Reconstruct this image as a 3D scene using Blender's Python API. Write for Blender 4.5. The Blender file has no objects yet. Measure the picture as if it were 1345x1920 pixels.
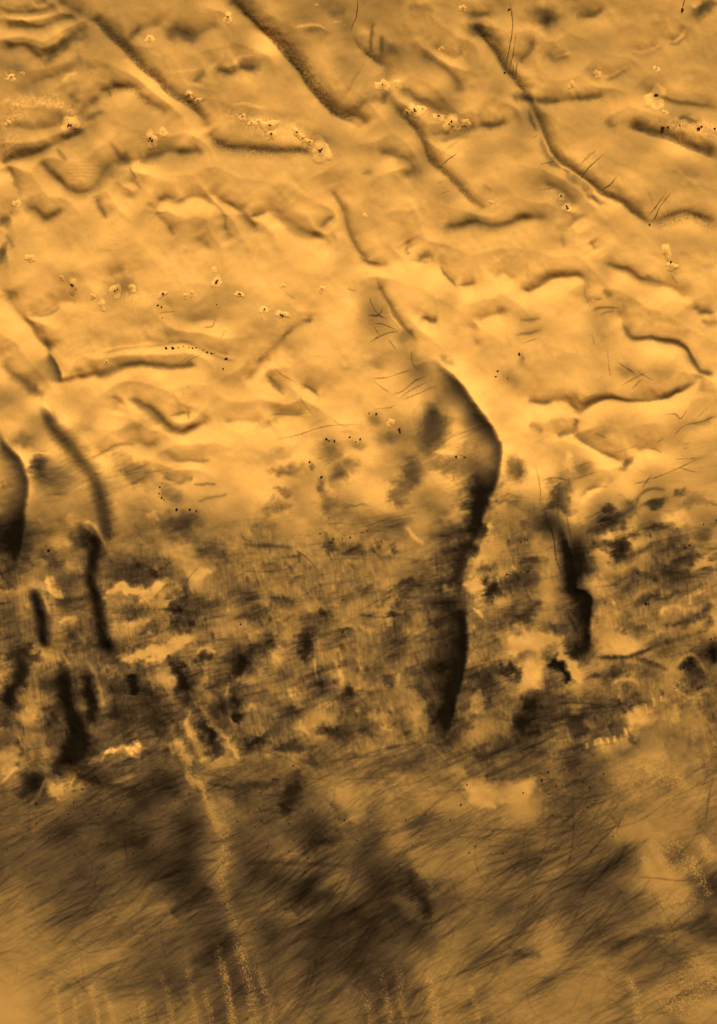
import bpy, bmesh, math, random
import numpy as np
rng = np.random.default_rng(7)
random.seed(7)
DATA = """@A1
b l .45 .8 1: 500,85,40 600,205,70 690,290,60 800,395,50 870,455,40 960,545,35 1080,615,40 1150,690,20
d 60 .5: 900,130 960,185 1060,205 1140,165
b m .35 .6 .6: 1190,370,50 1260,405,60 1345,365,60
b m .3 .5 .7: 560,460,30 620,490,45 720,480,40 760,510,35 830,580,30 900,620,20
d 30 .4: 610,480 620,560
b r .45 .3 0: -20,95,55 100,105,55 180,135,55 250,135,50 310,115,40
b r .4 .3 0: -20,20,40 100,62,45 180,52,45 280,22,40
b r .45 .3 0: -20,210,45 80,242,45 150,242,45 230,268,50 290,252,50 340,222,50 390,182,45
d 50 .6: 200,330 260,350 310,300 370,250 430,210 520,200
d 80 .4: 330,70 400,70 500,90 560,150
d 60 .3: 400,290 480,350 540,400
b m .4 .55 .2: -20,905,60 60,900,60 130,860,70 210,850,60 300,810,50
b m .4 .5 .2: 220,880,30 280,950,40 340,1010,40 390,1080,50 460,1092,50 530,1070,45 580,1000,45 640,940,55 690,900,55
d 25 .35: 540,1090 570,1170 610,1240
d 25 .35: 310,820 350,870 380,910
d 35 .35: 40,930 90,1020 140,1090
b m .4 .5 .2: 120,1160,30 200,1180,35 260,1222,45 310,1200,40 350,1160,25
d 60 .5: -10,1280 30,1240 70,1220
d 60 .6: -10,1400 50,1425
d 25 .3: 30,1310 90,1400
e 695 905 30 40 0 .6
d 20 .4: 720,930 770,1000
d 45 .4: 760,880 850,880 920,850
b m .4 .5 .5: 980,810,30 1030,850,50 1080,860,45 1150,830,30
b m .4 .6 .7: 1165,740,20 1210,790,45 1270,825,55 1345,837,55 1465,842,50 1595,850,45 1675,835,50 1745,870,25
b m .4 .5 0: 880,1180,25 900,1115,40 940,1115,40 990,1137,35 1050,1100,25
d 20 .25: 1130,1100 1220,1150 1260,1220 1260,1270 1300,1340
b l .3 .4 0: 1210,1090,20 1290,1150,25 1345,1195,30
d 25 .3: 940,1260 980,1320
d 25 .25: 610,790 660,850 690,890
d 35 .6: 330,770 400,762 470,725
d 40 .45: 470,680 540,640 590,600
d 40 .25: 500,570 560,550
d 40 .3: 1090,470 1100,440 1140,410
e 755 195 40 22 -30 .5
w 14 .2: 940,405 1000,400 1080,390 1150,375
w 12 .2: 1080,320 1150,315
w 40 .2: 200,560 300,580 400,620 450,600
w 20 .2: 0,580 60,555
k 65 440 22
k 128 415 13 0
k 840 220 24 5
k 1060 535 22
k 1110 565 20
k 1278 100 28
k 395 705 50
k 850 785 40
k 915 740 22 0
k 95 1140 20 0
k 45 690 15 0
p 470 960 90 60 0 20
p 640 1340 40 90 0 18
p 370 1280 40 30 20 16
@B1
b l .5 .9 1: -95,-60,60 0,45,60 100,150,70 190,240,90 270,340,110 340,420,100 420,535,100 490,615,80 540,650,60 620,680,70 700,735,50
d 50 .4: 640,620 700,560 760,540 810,530
e 810 530 30 25 0 .6
b l .3 .6 1: 620,180,50 640,230,50 700,290,50 770,350,50 810,380,30
d 22 .5: 745,100 735,230 740,300
d 25 .5: 800,180 795,320
e 850 270 70 30 20 .4
e 600 160 60 60 0 .35
g 7: 662,-20 655,80 640,120 615,180
d 40 .35: 360,180 420,160 480,180 500,215
w 18 .25: 280,180 340,150 420,140 490,170 505,215
d 50 .3: 490,60 560,60 610,80
w 16 .25: 510,120 580,120
d 60 .6: -20,370 60,370 120,390
d 35 .4: 860,500 940,510 1040,560 1100,600
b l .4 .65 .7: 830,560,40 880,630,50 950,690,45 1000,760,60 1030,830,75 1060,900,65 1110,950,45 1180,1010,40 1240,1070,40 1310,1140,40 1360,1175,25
b m .3 .45 .3: 1000,330,35 1080,360,45 1160,400,50 1220,460,50 1240,550,30
d 45 .45: 1080,780 1180,760 1270,740 1345,700
w 30 .25: 1150,300 1200,322 1250,310 1300,270
e 1320 140 50 50 0 .6
e 1330 80 60 20 0 .4
d 40 .3: 930,20 1000,40 1100,50
b m .4 .5 .1: 0,1175,25 50,1235,40 100,1315,25
d 18 .35: 50,1210 100,1190 150,1185
b m .5 .6 .1: 150,1185,15 230,1230,25 300,1280,40 380,1315,40 450,1310,35 490,1350,15
d 25 .4: 450,1280 510,1215 540,1200
b l .3 .5 .2: 510,1060,20 550,1130,25 580,1200,40 590,1280,25 630,1360,25 690,1435,25 720,1470,20
d 50 .35: 760,840 830,850 900,880 940,930
e 960 950 80 60 0 .22
b m .45 .6 .3: 1110,1260,25 1160,1285,40 1220,1270,35 1290,1240,35 1345,1258,35 1430,1275,40 1515,1245,45 1595,1208,40 1665,1230,20
d 30 .3: 920,1380 960,1420
e 1050 1425 50 25 0 .5
e 715 965 20 12 0 .2
g 6: 1120,935 1170,890 1228,850
t 6 .5: 1120,1085 1180,1065
t 6 .4: 1100,1030 1145,1010
k 15 655 18
k 65 690 16
k 105 685 20
k 165 705 34
k 175 755 28
k 320 745 28
k 352 775 18
k 390 795 20
k 455 845 50
k 800 475 35 7
k 880 460 20 0
k 940 630 25
k 985 615 35
k 1025 610 22
k 1115 650 28
k 1180 685 42
k 1270 690 24 0
k 1130 270 14 0
k 1250 45 18
k 365 410 7 0
k 430 30 10 0
k 700 1205 13 0
o 220 730 150 45 25 .35
o 480 850 60 40 30 .3
o 1180 690 110 40 20 .3
o 985 620 60 35 0 .3
@C1
b l .4 .8 1: -20,150,60 60,240,60 110,310,50 150,390,40 200,440,45 240,490,50 280,540,40
e 20 170 50 40 0 .5
e 275 548 55 28 25 1.2
d 35 .5: 330,555 400,565 480,570
d 30 .45: 520,540 600,550 720,530
b l .4 .8 .4: 300,580,45 340,660,45 380,760,50 420,860,45 470,910,40 540,960,40 590,990,40 650,1045,45 690,1085,50 780,1125,60 850,1175,50 910,1225,45 965,1262,40
w 8 .35: 330,660 372,760 412,860 465,915 535,965 585,995 645,1050 685,1090
d 20 .5: 290,600 305,660 335,740
d 26 .35: 350,760 380,850 430,910
e 440 912 35 14 25 .5
e 490 955 25 12 30 .4
e 540 1000 50 24 25 .5
e 610 1050 30 14 30 .4
e 665 1108 55 18 30 .8
t 8 .5: 350,920 440,900
t 8 .5: 360,955 390,955
t 8 .5: 340,1065 400,1055 440,1045
t 7 .5: 310,770 350,750
t 7 .5: 300,700 330,690
b m .35 .6 .8: 965,1262,30 1030,1245,50 1100,1210,55 1180,1205,55 1260,1225,65 1360,1290,70
d 35 .4: 720,670 760,700 790,710
b l .45 .8 .5: 830,715,55 900,730,60 960,755,45 1050,775,45 1140,810,50 1230,855,55 1360,895,55
d 30 .6: 1110,660 1200,680 1260,690
b r .3 .4 .3: 1010,515,20 1080,545,25 1200,572,25 1360,592,25
e 985 490 50 25 0 .35
e 380 80 80 50 20 .6
e 400 120 35 45 0 .5
d 30 .4: 560,70 640,80 720,60
d 35 .35: 330,180 300,260 250,360
b r .4 .3 0: 860,280,15 920,300,22 990,290,25 1040,240,20
w 20 .2: 1060,215 1120,220 1160,185 1180,130
d 16 .3: 1070,240 1130,245 1180,190
b r .4 .4 0: 400,310,20 440,330,30 490,312,30 530,290,20
b r .35 .4 0: 720,445,14 790,415,20 850,370,14
e 650 400 45 40 0 .3
g 8: 180,-20 200,120 190,220 175,300 155,400
g 4: 218,180 202,300 180,400
g 4: 228,330 215,440
g 4: 205,350 200,430
g 7: 718,858 650,915 625,940 590,990
g 4: 668,838 600,905
g 4: 640,848 580,920
g 7: 788,980 750,1030 690,1070
g 6: 1062,1075 1000,1160 950,1225
g 6: 1090,1078 1030,1150 1000,1215 970,1250
g 7: 1165,-10 1150,50
r 1150 52 14
r 180 50 10
r 155 403 9
r 968 1258 10
r 590 988 7
e 1270 50 60 32 -30 1.0
w 20 .3: 1200,40 1270,15
p 1040 150 50 35 10 16
p 1130 325 60 12 0 12
p 960 710 60 20 30 16
o 1200 735 170 50 15 .28
r 1040 715 14
r 1070 712 7
r 1135 702 7
r 1240 722 14
r 1255 712 9
r 1330 722 9
k 1000 540 50 16
k 1010 585 30 0
k 1055 628 16 0
k 1005 385 18 5
k 675 412 20 0
k 530 472 20 0
w 40 .12: 1010,385 1100,375 1200,370 1280,390 1345,420
k 475 1100 18 9
k 505 1162 24 13
e 480 1140 50 60 0 .35
k 80 1130 12 0
d 25 .3: 500,1280 550,1230 630,1200
d 15 .25: 630,1340 670,1400
d 20 .2: 480,1300 490,1400
d 45 .6: 0,695 80,685 170,670
k 1060 1410 34 0
w 20 .12: 1030,920 1130,960 1210,1020 1280,1080 1345,1110
d 30 .2: 30,1000 80,1080
@A2
d 60 .5: -20,20 60,15
d 30 .3: -10,185 60,200 110,250
b l .4 .55 .1: 110,320,25 170,400,45 230,490,45 285,545,30
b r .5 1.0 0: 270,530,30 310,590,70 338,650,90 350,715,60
e 275 500 30 40 0 .35
d 20 .3: 180,330 240,335 290,320 340,270
d 60 .4: 20,600 60,660 120,700 200,740 260,770
e 190 755 60 25 0 .3
b m .5 1.3 0: 215,820,30 265,900,55 310,970,70 360,1030,80 410,1090,85 450,1145,80 490,1190,80 535,1260,85 565,1340,80 585,1440,75 600,1560,55 610,1640,20
w 16 .3: 235,810 270,850 300,910
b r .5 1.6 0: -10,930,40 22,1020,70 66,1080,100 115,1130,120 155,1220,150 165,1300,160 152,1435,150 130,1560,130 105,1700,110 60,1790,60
e 220 1170 45 60 0 .9
w 20 .4: 80,1080 130,1130 180,1200
w 16 .35: 180,1100 240,1105 300,1115
e 120 1030 70 35 0 .5
e 330 1250 150 100 0 .35
e 30 1250 80 200 0 .5
e 420 1000 60 80 40 .35
b r .35 .3 0: 560,540,20 700,510,25 850,497,25 950,482,25 1060,482,30 1130,510,30 1200,545,30 1260,572,25 1340,585,15
r 930 515 11
r 968 515 11
r 998 512 6
r 1028 506 5
r 1058 512 6
r 1080 515 8
r 1098 512 7
r 1138 525 5
r 1160 537 9
r 1185 545 8
r 1202 542 5
r 1268 573 12
r 1250 630 8
e 700 570 150 35 0 .22
b m .45 .5 0: 520,695,25 580,662,40 660,627,35 760,605,30 880,615,30 960,620,30 1050,610,25 1120,598,20
t 8 .3: 1010,600 1050,565 1100,545
t 8 .3: 1040,600 1080,570 1130,550
b m .45 .5 0: 695,785,20 780,830,40 850,870,60 900,930,60 960,970,45 1020,977,35 1090,950,35 1160,920,20
d 20 .35: 930,890 990,885 1050,860
d 16 .3: 1050,860 1060,920
d 18 .3: 610,790 660,790
e 750 950 110 45 -10 .35
b r .3 .35 0: 500,1130,20 580,1090,25 680,1048,25 770,1050,20
e 770 1210 130 60 35 .65
b r .35 .4 0: 960,1140,15 1100,1142,25 1190,1135,20
d 30 .45: 900,1230 1000,1260 1090,1250
d 14 .4: 1080,1275 1220,1280
d 14 .35: 1100,1380 1200,1350 1280,1330
r 895 1295 9
r 890 1330 7
r 905 1355 9
r 906 1275 5
r 920 1366 6
e 960 1340 70 50 30 .6
r 990 1420 12
r 1065 1420 10
r 1100 1428 8
k 170 15 22 0
k 348 123 12 0
k 410 170 32 11
k 520 228 18 0
k 570 275 25 0
k 650 195 35 10
k 740 180 20 0
k 910 215 20 10
k 1215 145 26 15
k 1075 210 15 5
k 1040 225 15 0
k 1340 215 22 10
r 885 275 9
r 905 285 7
r 910 345 4
r 1215 270 5
k 595 595 12 4
k 1200 75 14 0
k 1260 410 10 0
t 12 .5: 1140,400 1190,390 1205,350
t 10 .45: 1240,465 1255,420
e 690 140 100 60 0 .28
e 400 110 70 60 0 .25
e 1100 260 190 90 0 .2
e 960 430 60 25 0 .3
e 740 370 120 40 0 .13
t 8 .35: 880,320 1000,305
p 600 215 30 20 20 12
p 540 340 60 30 40 14
p 800 255 80 25 0 14
w 40 .15: 600,260 700,250 850,265 960,300
@B2
d 20 .5: 670,0 720,35 800,40
e 1030 10 60 20 0 .5
d 15 .5: 1110,40 1160,100 1235,185
d 16 .4: 1220,160 1330,150
e 1200 230 60 60 0 .13
d 12 .3: 600,180 660,185
b l .3 .45 0: 750,100,20 770,160,22 820,250,22 860,330,22 910,390,22 950,430,20 985,490,15
w 8 .3: 810,255 850,335 900,395 945,440
t 9 .5: 725,220 750,290 800,350
t 12 .6: 740,340 780,325 805,285
t 12 .6: 710,332 770,332 830,350
t 9 .5: 720,380 790,378 850,400 900,425
t 12 .6: 720,490 780,450 850,425 900,425
t 8 .5: 750,390 780,440
t 8 .5: 830,460 880,530
e 930 460 45 60 50 .5
e 780 330 60 50 0 .2
e 760 605 60 25 0 .35
e 850 570 120 50 0 .13
t 8 .4: 960,520 970,600 1000,640
t 9 .45: 720,685 820,680 900,655 970,635
t 8 .35: 740,690 800,740 850,770
t 10 .5: 850,780 920,750 980,700 1050,670
t 9 .5: 890,800 960,750 1080,690
t 9 .45: 900,810 1000,770 1110,720
d 30 .5: 1010,320 1060,355 1120,362
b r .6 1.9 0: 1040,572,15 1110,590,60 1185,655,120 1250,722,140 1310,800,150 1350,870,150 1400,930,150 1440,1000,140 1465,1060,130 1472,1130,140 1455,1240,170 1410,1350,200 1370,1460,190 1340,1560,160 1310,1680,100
w 8 .3: 1100,560 1190,645 1258,712 1320,790 1400,900 1450,980
d 40 .4: 1110,545 1160,580 1220,625
e 1080 890 90 70 -50 .8
e 1110 960 55 100 20 .5
d 90 .6: 1170,860 1130,980 1060,1070 950,1130
e 970 1190 80 50 40 .8
e 920 1270 80 50 -30 .8
e 880 1360 60 40 0 .7
e 1160 1170 120 50 0 .6
w 25 .4: 1060,1090 1150,1100 1220,1105
o 1230 1050 90 40 -20 .25
r 725 880 7
r 765 885 9
k 845 935 20 0
r 895 970 11
r 897 985 8
e 830 1010 70 40 0 .6
e 745 920 40 30 0 .4
r 485 1025 10
r 530 1035 10
r 500 1035 6
r 615 1015 8
r 675 1025 9
r 650 1040 6
e 510 1100 60 70 -30 .75
e 660 1060 50 30 0 .5
e 590 1190 70 40 -40 .65
e 550 1230 50 60 0 .55
r 390 1155 9
e 402 1178 15 15 0 .5
r 457 1238 11
e 460 1290 25 50 0 .6
e 230 1110 100 40 -15 .3
e 250 1200 90 30 0 .55
e 250 1320 60 30 0 .5
e 190 1400 80 40 0 .5
e 500 1390 60 50 0 .5
e 650 1400 80 10 0 .35
r 1212 1125 11
r 1260 1127 6
t 8 .5: 1195,1270 1200,1215
e 1320 1350 70 100 0 .6
d 30 .5: 135,665 190,720 250,790
t 9 .3: 180,610 230,660 320,710
d 20 .35: 330,700 400,750 460,800
t 9 .35: 330,770 360,830 410,885
d 16 .35: 140,890 260,885 390,880
e 180 930 80 20 -15 .35
e 200 830 80 50 0 .18
t 10 .35: 190,1030 330,1000 450,960 560,945 690,945
t 8 .3: 510,905 560,945 620,960
t 8 .3: 340,995 380,1020
t 8 .3: 740,855 830,850 880,830
e 670 800 40 50 0 .18
k 135 300 20 9
k 235 325 28 12
k 460 185 18 3
k 240 165 12 0
o 230 390 25 50 0 .22
o 130 340 18 35 0 .2
t 8 .3: 240,190 320,245
e 385 360 20 12 0 .5
e 260 435 30 12 -40 .35
e 110 585 25 15 0 .35
e 100 450 130 80 0 .12
w 10 .25: 0,690 50,650
@C2
b l .45 .65 0: 230,180,15 285,195,25 345,172,45 410,140,45 460,122,35 560,110,25 615,155,12
b m .5 .6 0: 700,35,15 780,60,25 860,92,40 930,130,45 1000,155,35 1070,158,20
t 8 .35: 940,100 1000,135
t 8 .3: 600,160 610,230 640,290
d 14 .5: 640,295 720,290 810,284
d 12 .4: 690,330 780,300
e 720 210 35 20 0 .5
d 12 .4: 650,240 700,240
e 720 140 50 80 0 .18
d 18 .4: 230,362 370,350
d 14 .4: 200,445 280,430 370,410
t 8 .35: 250,490 345,458
e 160 310 40 20 0 .3
b m .4 .6 0: 810,360,20 840,430,25 870,462,25 960,460,20 1050,470,28 1130,485,25 1180,530,16 1220,600,20 1250,645,22 1345,665,28
d 20 .45: 1230,330 1270,310 1345,315
b m .4 .7 0: 1250,350,15 1290,380,28 1360,360,30
b l .4 .6 0: 575,900,30 600,870,60 660,835,60 730,805,45 800,808,25 900,820,20 980,812,20 1060,795,30 1150,760,32 1200,725,15 1255,700,10
d 18 .4: 1020,800 1090,775 1160,750
d 30 .4: 580,880 560,950 530,990 470,995 420,1025
d 22 .5: 530,990 600,1040 680,1090 760,1120 820,1165
e 840 1165 35 18 -40 .7
d 22 .5: 280,805 350,820 430,820
d 16 .35: 510,820 570,860
t 7 .3: 560,820 620,790 680,770
e 850 640 60 40 40 .4
t 10 .5: 780,590 840,630 890,660
t 10 .45: 800,730 870,690 960,645
t 8 .4: 860,750 930,680
t 8 .4: 900,650 990,700
e 860 530 80 60 0 .13
t 9 .25: 730,510 735,600 750,690
t 8 .25: 640,430 660,500
e 700 990 50 60 0 .28
t 9 .4: 650,990 730,1020
t 11 .45: 1050,890 1110,885 1140,910 1180,855
t 11 .5: 1200,940 1280,920 1345,890
t 9 .4: 1100,1010 1160,950 1250,930
t 9 .4: 1000,1050 1050,1015
t 9 .35: 1150,1055 1200,1045
t 9 .35: 1150,1085 1190,1065
e 1260 930 80 28 -15 .4
e 1200 870 80 50 0 .13
t 8 .35: 1230,910 1300,840
t 8 .3: 780,1100 900,1060
t 9 .45: 870,1280 1000,1240 1100,1200 1270,1120
t 9 .5: 920,1300 980,1220
t 9 .4: 1130,1185 1240,1215
t 9 .35: 1100,1140 1250,1130
t 9 .4: 880,1272 980,1265
t 10 .35: 960,1075 1010,1085 1040,1110
b l .3 .3 0: 560,1410,15 600,1335,20 650,1300,20 750,1300,15
e 210 1190 60 60 0 1.0
e 240 1230 60 50 0 .35
t 9 .4: 160,1150 200,1190
t 9 .35: 320,1150 350,1280 355,1400 375,1450
e 470 1330 60 80 10 1.1
e 450 1420 80 30 0 .6
t 10 .5: 360,1260 430,1240 520,1260
t 10 .5: 390,1370 450,1280 490,1270
t 9 .4: 560,1180 640,1150
t 10 .45: 540,1250 680,1205
e 600 1190 60 30 -30 .3
d 20 .45: 890,1390 920,1330 990,1300 1060,1320
e 1000 1385 60 22 -20 1.0
e 850 1400 50 40 0 .7
e 1140 1330 25 20 0 .6
e 740 1420 40 15 0 .8
e 1200 1380 60 30 -40 .35
e 1300 1380 80 15 0 .3
r 235 550 11
e 252 590 22 30 0 .4
r 115 645 8
r 105 675 8
r 170 685 6
e 180 690 60 40 40 .35
k 1088 62 30 0
r 1085 35 11
e 1090 80 40 50 0 .3
t 8 .4: 1080,100 1130,160
e 20 1340 60 90 0 .6
e 110 1300 40 40 0 .4
e 200 1380 70 40 0 .5
r 105 1370 6
@A3
b m .5 1.9 0: 500,80,50 530,180,60 515,300,55 510,400,55 545,500,60 560,600,60 580,700,65 632,825,50
e 470 130 40 60 0 .6
w 25 .5: 470,60 520,60 560,130 595,200
d 14 .3: 690,830 730,880
d 45 1.6: 722,900 745,950 745,1035
b m .4 1.1 0: 180,410,40 210,500,60 230,600,60 235,700,55 228,770,30
w 20 .4: 210,440 250,490 280,580
d 110 .6: 160,700 100,850 50,950 0,1100
b m .5 1.3 0: 335,820,50 365,930,75 370,1030,75 390,1110,75 420,1180,75 430,1260,75 400,1340,90 340,1440,90 
d 50 1.0: 420,1140 440,1230 410,1310
w 20 .3: 330,790 370,820 400,900 412,1000
b m .4 1.0 0: 465,860,40 490,980,65 510,1080,60 530,1190,40
w 22 .4: 480,830 530,900 560,1000 590,1100
w 50 .4: 230,380 300,420 360,460
o 200 290 50 110 20 .35
o 390 290 45 55 0 .3
w 60 .75: 590,460 700,430 800,450 900,420 940,370
w 60 .75: 640,800 760,820 900,780 1000,740 1100,690 1160,650
o 770 850 50 40 0 .5
o 1000 210 110 80 0 .7
o 1130 620 30 30 0 .5
w 40 .4: 1110,380 1150,330 1200,340
p 720 710 95 40 85 15 .4
p 880 600 45 22 -35 13 .35
p 1040 610 45 25 60 15 .2
w 30 .4: 350,600 400,590 440,620
w 25 .4: 420,660 490,740
o 400 600 50 30 0 .3
e 410 700 50 50 40 .7
w 20 .35: 1100,800 1130,760 1190,770 1200,810
e 1150 810 40 35 0 .5
w 40 .35: 1140,890 1130,980 1180,1100
w 40 .5: 1030,1150 1060,1230 1100,1280
w 45 .45: 1090,1070 1170,1140 1240,1250 1300,1310
w 25 .35: 1260,1000 1290,1120 1300,1200
w 50 .5: 980,1310 1040,1370 1090,1430
o 1180 1370 60 40 0 .25
o 150 1140 55 50 0 .6
w 25 .3: 190,880 210,1000 200,1080
o 40 1380 60 60 0 .6
w 40 .3: 210,1220 260,1300 240,1400
k 620 1345 26 0
k 730 1340 26 0
k 770 1325 26 0
w 16 .5: 490,1415 550,1405
o 800 1390 40 30 0 .3
e 300 270 65 55 50 .7
r 270 215 12
r 255 190 5
r 285 200 5
e 1010 60 115 60 0 .8
w 40 .3: 830,0 870,50
e 1010 930 45 130 -18 .9
w 20 .35: 955,890 1000,990 1030,1060
r 995 865 9
r 1020 850 4
e 1180 970 40 30 0 .9
e 1200 900 60 30 0 .35
e 1320 820 60 50 0 .5
e 1300 1080 30 80 0 .5
e 1330 1160 25 20 0 .8
e 1150 1200 55 100 -35 .6
e 1200 1300 70 60 0 .5
e 640 1200 120 100 0 .3
e 850 1150 250 100 0 .2
e 1000 480 40 130 10 .6
e 960 320 50 60 0 .3
e 850 650 60 30 -30 .5
e 750 560 120 40 -15 .3
e 430 170 60 80 0 .45
e 270 1150 60 60 0 .4
t 9 .4: 910,250 970,300
t 9 .4: 730,520 790,580 810,620
t 9 .4: 1030,420 1080,340 1130,300
t 9 .4: 830,600 880,520
@B3
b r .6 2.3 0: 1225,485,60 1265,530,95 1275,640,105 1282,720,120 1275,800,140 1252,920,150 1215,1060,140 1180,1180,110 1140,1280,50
d 130 .9: 1320,150 1220,250 1170,350 1130,460
d 80 .6: 1300,50 1340,-10
o 420 80 90 80 0 .5
o 1200 30 60 40 0 .5
o 860 320 150 65 -10 .6
w 25 .45: 930,80 980,140 1040,190
o 720 160 60 30 0 .3
o 750 200 70 40 0 .3
o 1315 420 60 40 -30 .8
o 1330 270 20 30 0 .5
o 1100 560 40 25 0 .5
w 20 .5: 1300,540 1340,560
o 1330 1060 40 60 0 .5
w 18 .3: 1180,1240 1230,1180
w 26 .15: 160,440 190,640 220,800
w 22 .35: 530,820 570,930
w 25 .4: 870,1000 890,890
w 15 .3: 730,650 740,720
w 12 .3: 660,850 690,890
o 400 540 80 50 0 .25
o 510 380 60 30 0 .3
o 530 560 30 50 0 .2
w 20 .3: 650,620 740,680
o 30 940 50 40 0 .4
w 20 .3: 150,990 210,1000
w 14 .4: 780,1200 850,1230
o 320 1090 30 20 0 .4
o 350 1210 60 30 0 .3
o 90 1100 60 30 0 .3
o 70 1240 20 20 0 .35
o 660 1040 50 60 0 .2
e 370 750 45 90 5 .9
e 600 490 50 40 0 .4
e 260 520 70 30 0 .4
e 60 480 60 40 0 .5
e 100 590 60 40 0 .5
e 580 680 50 30 0 .6
e 250 920 80 60 0 .5
e 610 1010 30 40 0 .7
e 830 950 25 50 -20 .6
e 890 600 90 60 -20 .6
e 860 730 70 80 0 .5
e 720 1100 30 20 0 .5
e 610 860 40 80 0 .4
e 540 1230 60 50 0 .6
e 300 1140 50 30 0 .35
e 430 1230 50 30 0 .45
e 60 1290 70 50 0 .8
e 270 1320 80 30 0 .5
e 680 1200 50 50 0 .4
e 910 1190 60 70 0 .55
e 1090 600 70 50 0 .5
e 1000 710 40 25 0 .4
e 1280 1170 50 30 0 .5
e 1020 900 150 60 -20 .35
e 740 1220 50 40 0 .4
e 180 1420 80 30 -20 .8
e 400 1400 50 30 0 .4
e 0 880 50 50 0 .7
d 50 .6: 0,890 90,790 200,720
e 1070 1150 50 60 0 .3
e 840 570 40 10 0 .6
d 20 .4: 0,180 150,190 300,200
t 10 .5: 300,210 370,250 440,330
t 9 .35: 0,330 200,330 270,270
t 9 .4: 350,570 330,620
t 10 .4: 1100,210 1110,400
t 8 .4: 1130,110 1190,190
t 10 .5: 780,510 940,430 1000,490
t 8 .5: 930,440 900,500 870,480
t 8 .45: 830,520 880,545 950,520
d 12 .4: 650,570 800,590 940,560
d 30 .35: 760,540 840,470 960,370
t 9 .4: 0,110 30,150 90,170
r 525 150 8
r 515 168 8
r 575 150 4
r 618 143 7
r 685 115 5
r 715 103 5
r 792 165 7
r 500 35 5
r 450 120 6
e 510 195 20 40 0 .6
e 790 205 12 40 0 .4
e 860 215 15 35 10 .5
e 640 200 130 40 0 .45
r 195 480 5
r 40 485 7
r 85 540 5
r 5 630 6
r 60 745 6
r 577 490 8
r 577 670 9
r 605 680 5
r 370 740 6
r 350 780 4
r 240 895 5
r 1105 640 9
r 1100 655 6
r 75 1280 9
r 30 1270 6
r 115 1245 5
r 910 1185 5
r 545 1215 7
r 0 1150 6
r 1140 1335 6
r 300 1420 5
@C3
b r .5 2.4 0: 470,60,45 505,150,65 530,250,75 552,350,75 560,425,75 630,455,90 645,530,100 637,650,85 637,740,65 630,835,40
t 10 .6: 400,50 430,150 440,250 470,340 500,380
t 9 .5: 375,0 420,120 440,220
t 9 .5: 495,0 515,100 530,180
e 560 780 60 50 0 .5
e 600 560 70 90 0 .5
o 530 40 60 40 0 .5
w 45 .5: 70,40 60,150 20,280
o 120 180 80 60 0 .4
o 330 130 40 60 0 .4
o 620 395 55 50 0 .7
o 690 430 40 60 0 .3
o 390 560 60 90 20 .4
w 80 .7: 100,650 220,760 330,720 520,720
o 320 880 80 120 10 .8
w 60 .7: 480,750 540,860 600,950
o 790 740 80 60 10 .7
o 740 600 60 120 0 .35
w 25 .3: 750,480 800,600
w 30 .35: 830,600 930,630 1030,700
o 1250 290 130 38 -5 .6
o 780 115 70 25 -20 .6
w 18 .4: 740,110 735,170
w 20 .3: 830,120 880,190
o 1100 30 80 25 0 .6
o 1330 130 30 60 0 .5
w 25 .35: 1050,300 1100,250
w 20 .4: 1190,460 1200,520
o 1220 460 50 15 0 .3
o 1130 430 60 40 0 .3
w 14 .35: 1030,580 1045,545 1080,550 1080,590
p 345 660 40 26 65 15 .35
w 22 .5: 750,970 800,940 890,950 910,990
o 550 1090 50 15 -15 .4
w 22 .4: 1110,880 1150,820 1210,800 1260,850 1290,910
w 18 .3: 1100,960 1130,1000 1200,1040 1280,1040
w 18 .5: 110,350 130,420 150,460
o 20 450 30 60 0 .5
w 25 .5: 0,550 40,600
o 20 1100 40 30 0 .5
o 70 840 60 30 0 .25
o 960 1270 220 110 -15 .45
o 1100 1190 140 120 0 .35
o 720 1340 120 40 20 .5
o 1250 1150 70 60 0 .25
o 880 1120 40 60 0 .4
o 1010 1400 280 60 0 .3
e 800 190 50 80 8 1.3
e 860 240 60 60 0 .5
e 1160 270 80 40 -25 1.2
e 1110 150 80 60 -40 .5
e 1050 90 100 30 0 .5
e 750 30 80 25 -15 .7
e 250 380 130 40 -10 .6
e 80 430 50 70 0 .7
e 300 270 60 25 0 .5
e 50 310 40 25 0 .5
e 240 590 100 40 -10 .5
e 420 820 50 20 20 .6
d 45 1.2: 430,820 460,880 480,980
e 200 900 30 60 -20 .7
e 310 1050 50 60 0 1.2
e 240 1160 45 60 0 1.1
e 560 1180 60 60 0 1.0
e 800 1080 50 40 0 .6
e 900 1050 70 25 0 .6
e 850 990 20 30 0 .5
e 1200 920 75 65 0 1.0
e 1170 860 50 30 0 .8
e 1330 780 40 60 0 .8
e 1300 620 30 40 0 .7
e 950 510 60 30 0 .7
d 30 .5: 950,510 1100,460 1200,420
e 900 350 40 30 0 .5
e 820 400 60 60 0 .4
e 690 190 60 25 0 .5
d 40 .6: 1060,670 1200,600 1360,525
e 880 660 100 50 0 .2
d 22 .7: 660,810 780,820 880,800 1000,760
t 12 .5: 880,805 950,830 1050,860
e 760 890 120 30 -15 .5
e 880 1270 20 50 -25 .5
e 360 1340 50 30 0 .3
e 100 1000 150 100 0 .25
e 1320 1100 50 100 0 .3
r 245 165 6
r 265 155 7
r 280 155 6
r 285 330 10
r 275 338 6
r 165 350 8
r 180 352 5
r 45 385 6
r 90 480 7
r 85 500 5
r 1165 200 8
r 1190 185 9
r 1198 178 6
r 1115 235 6
r 1270 70 7
r 1120 90 5
r 1340 45 8
r 900 340 8
r 945 510 12
r 960 515 6
r 1310 710 8
r 1335 705 6
r 1285 800 9
r 1200 840 9
r 1160 870 8
r 1215 855 7
r 1150 1095 6
r 545 1335 7
r 585 1335 5
r 430 1360 5
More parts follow.
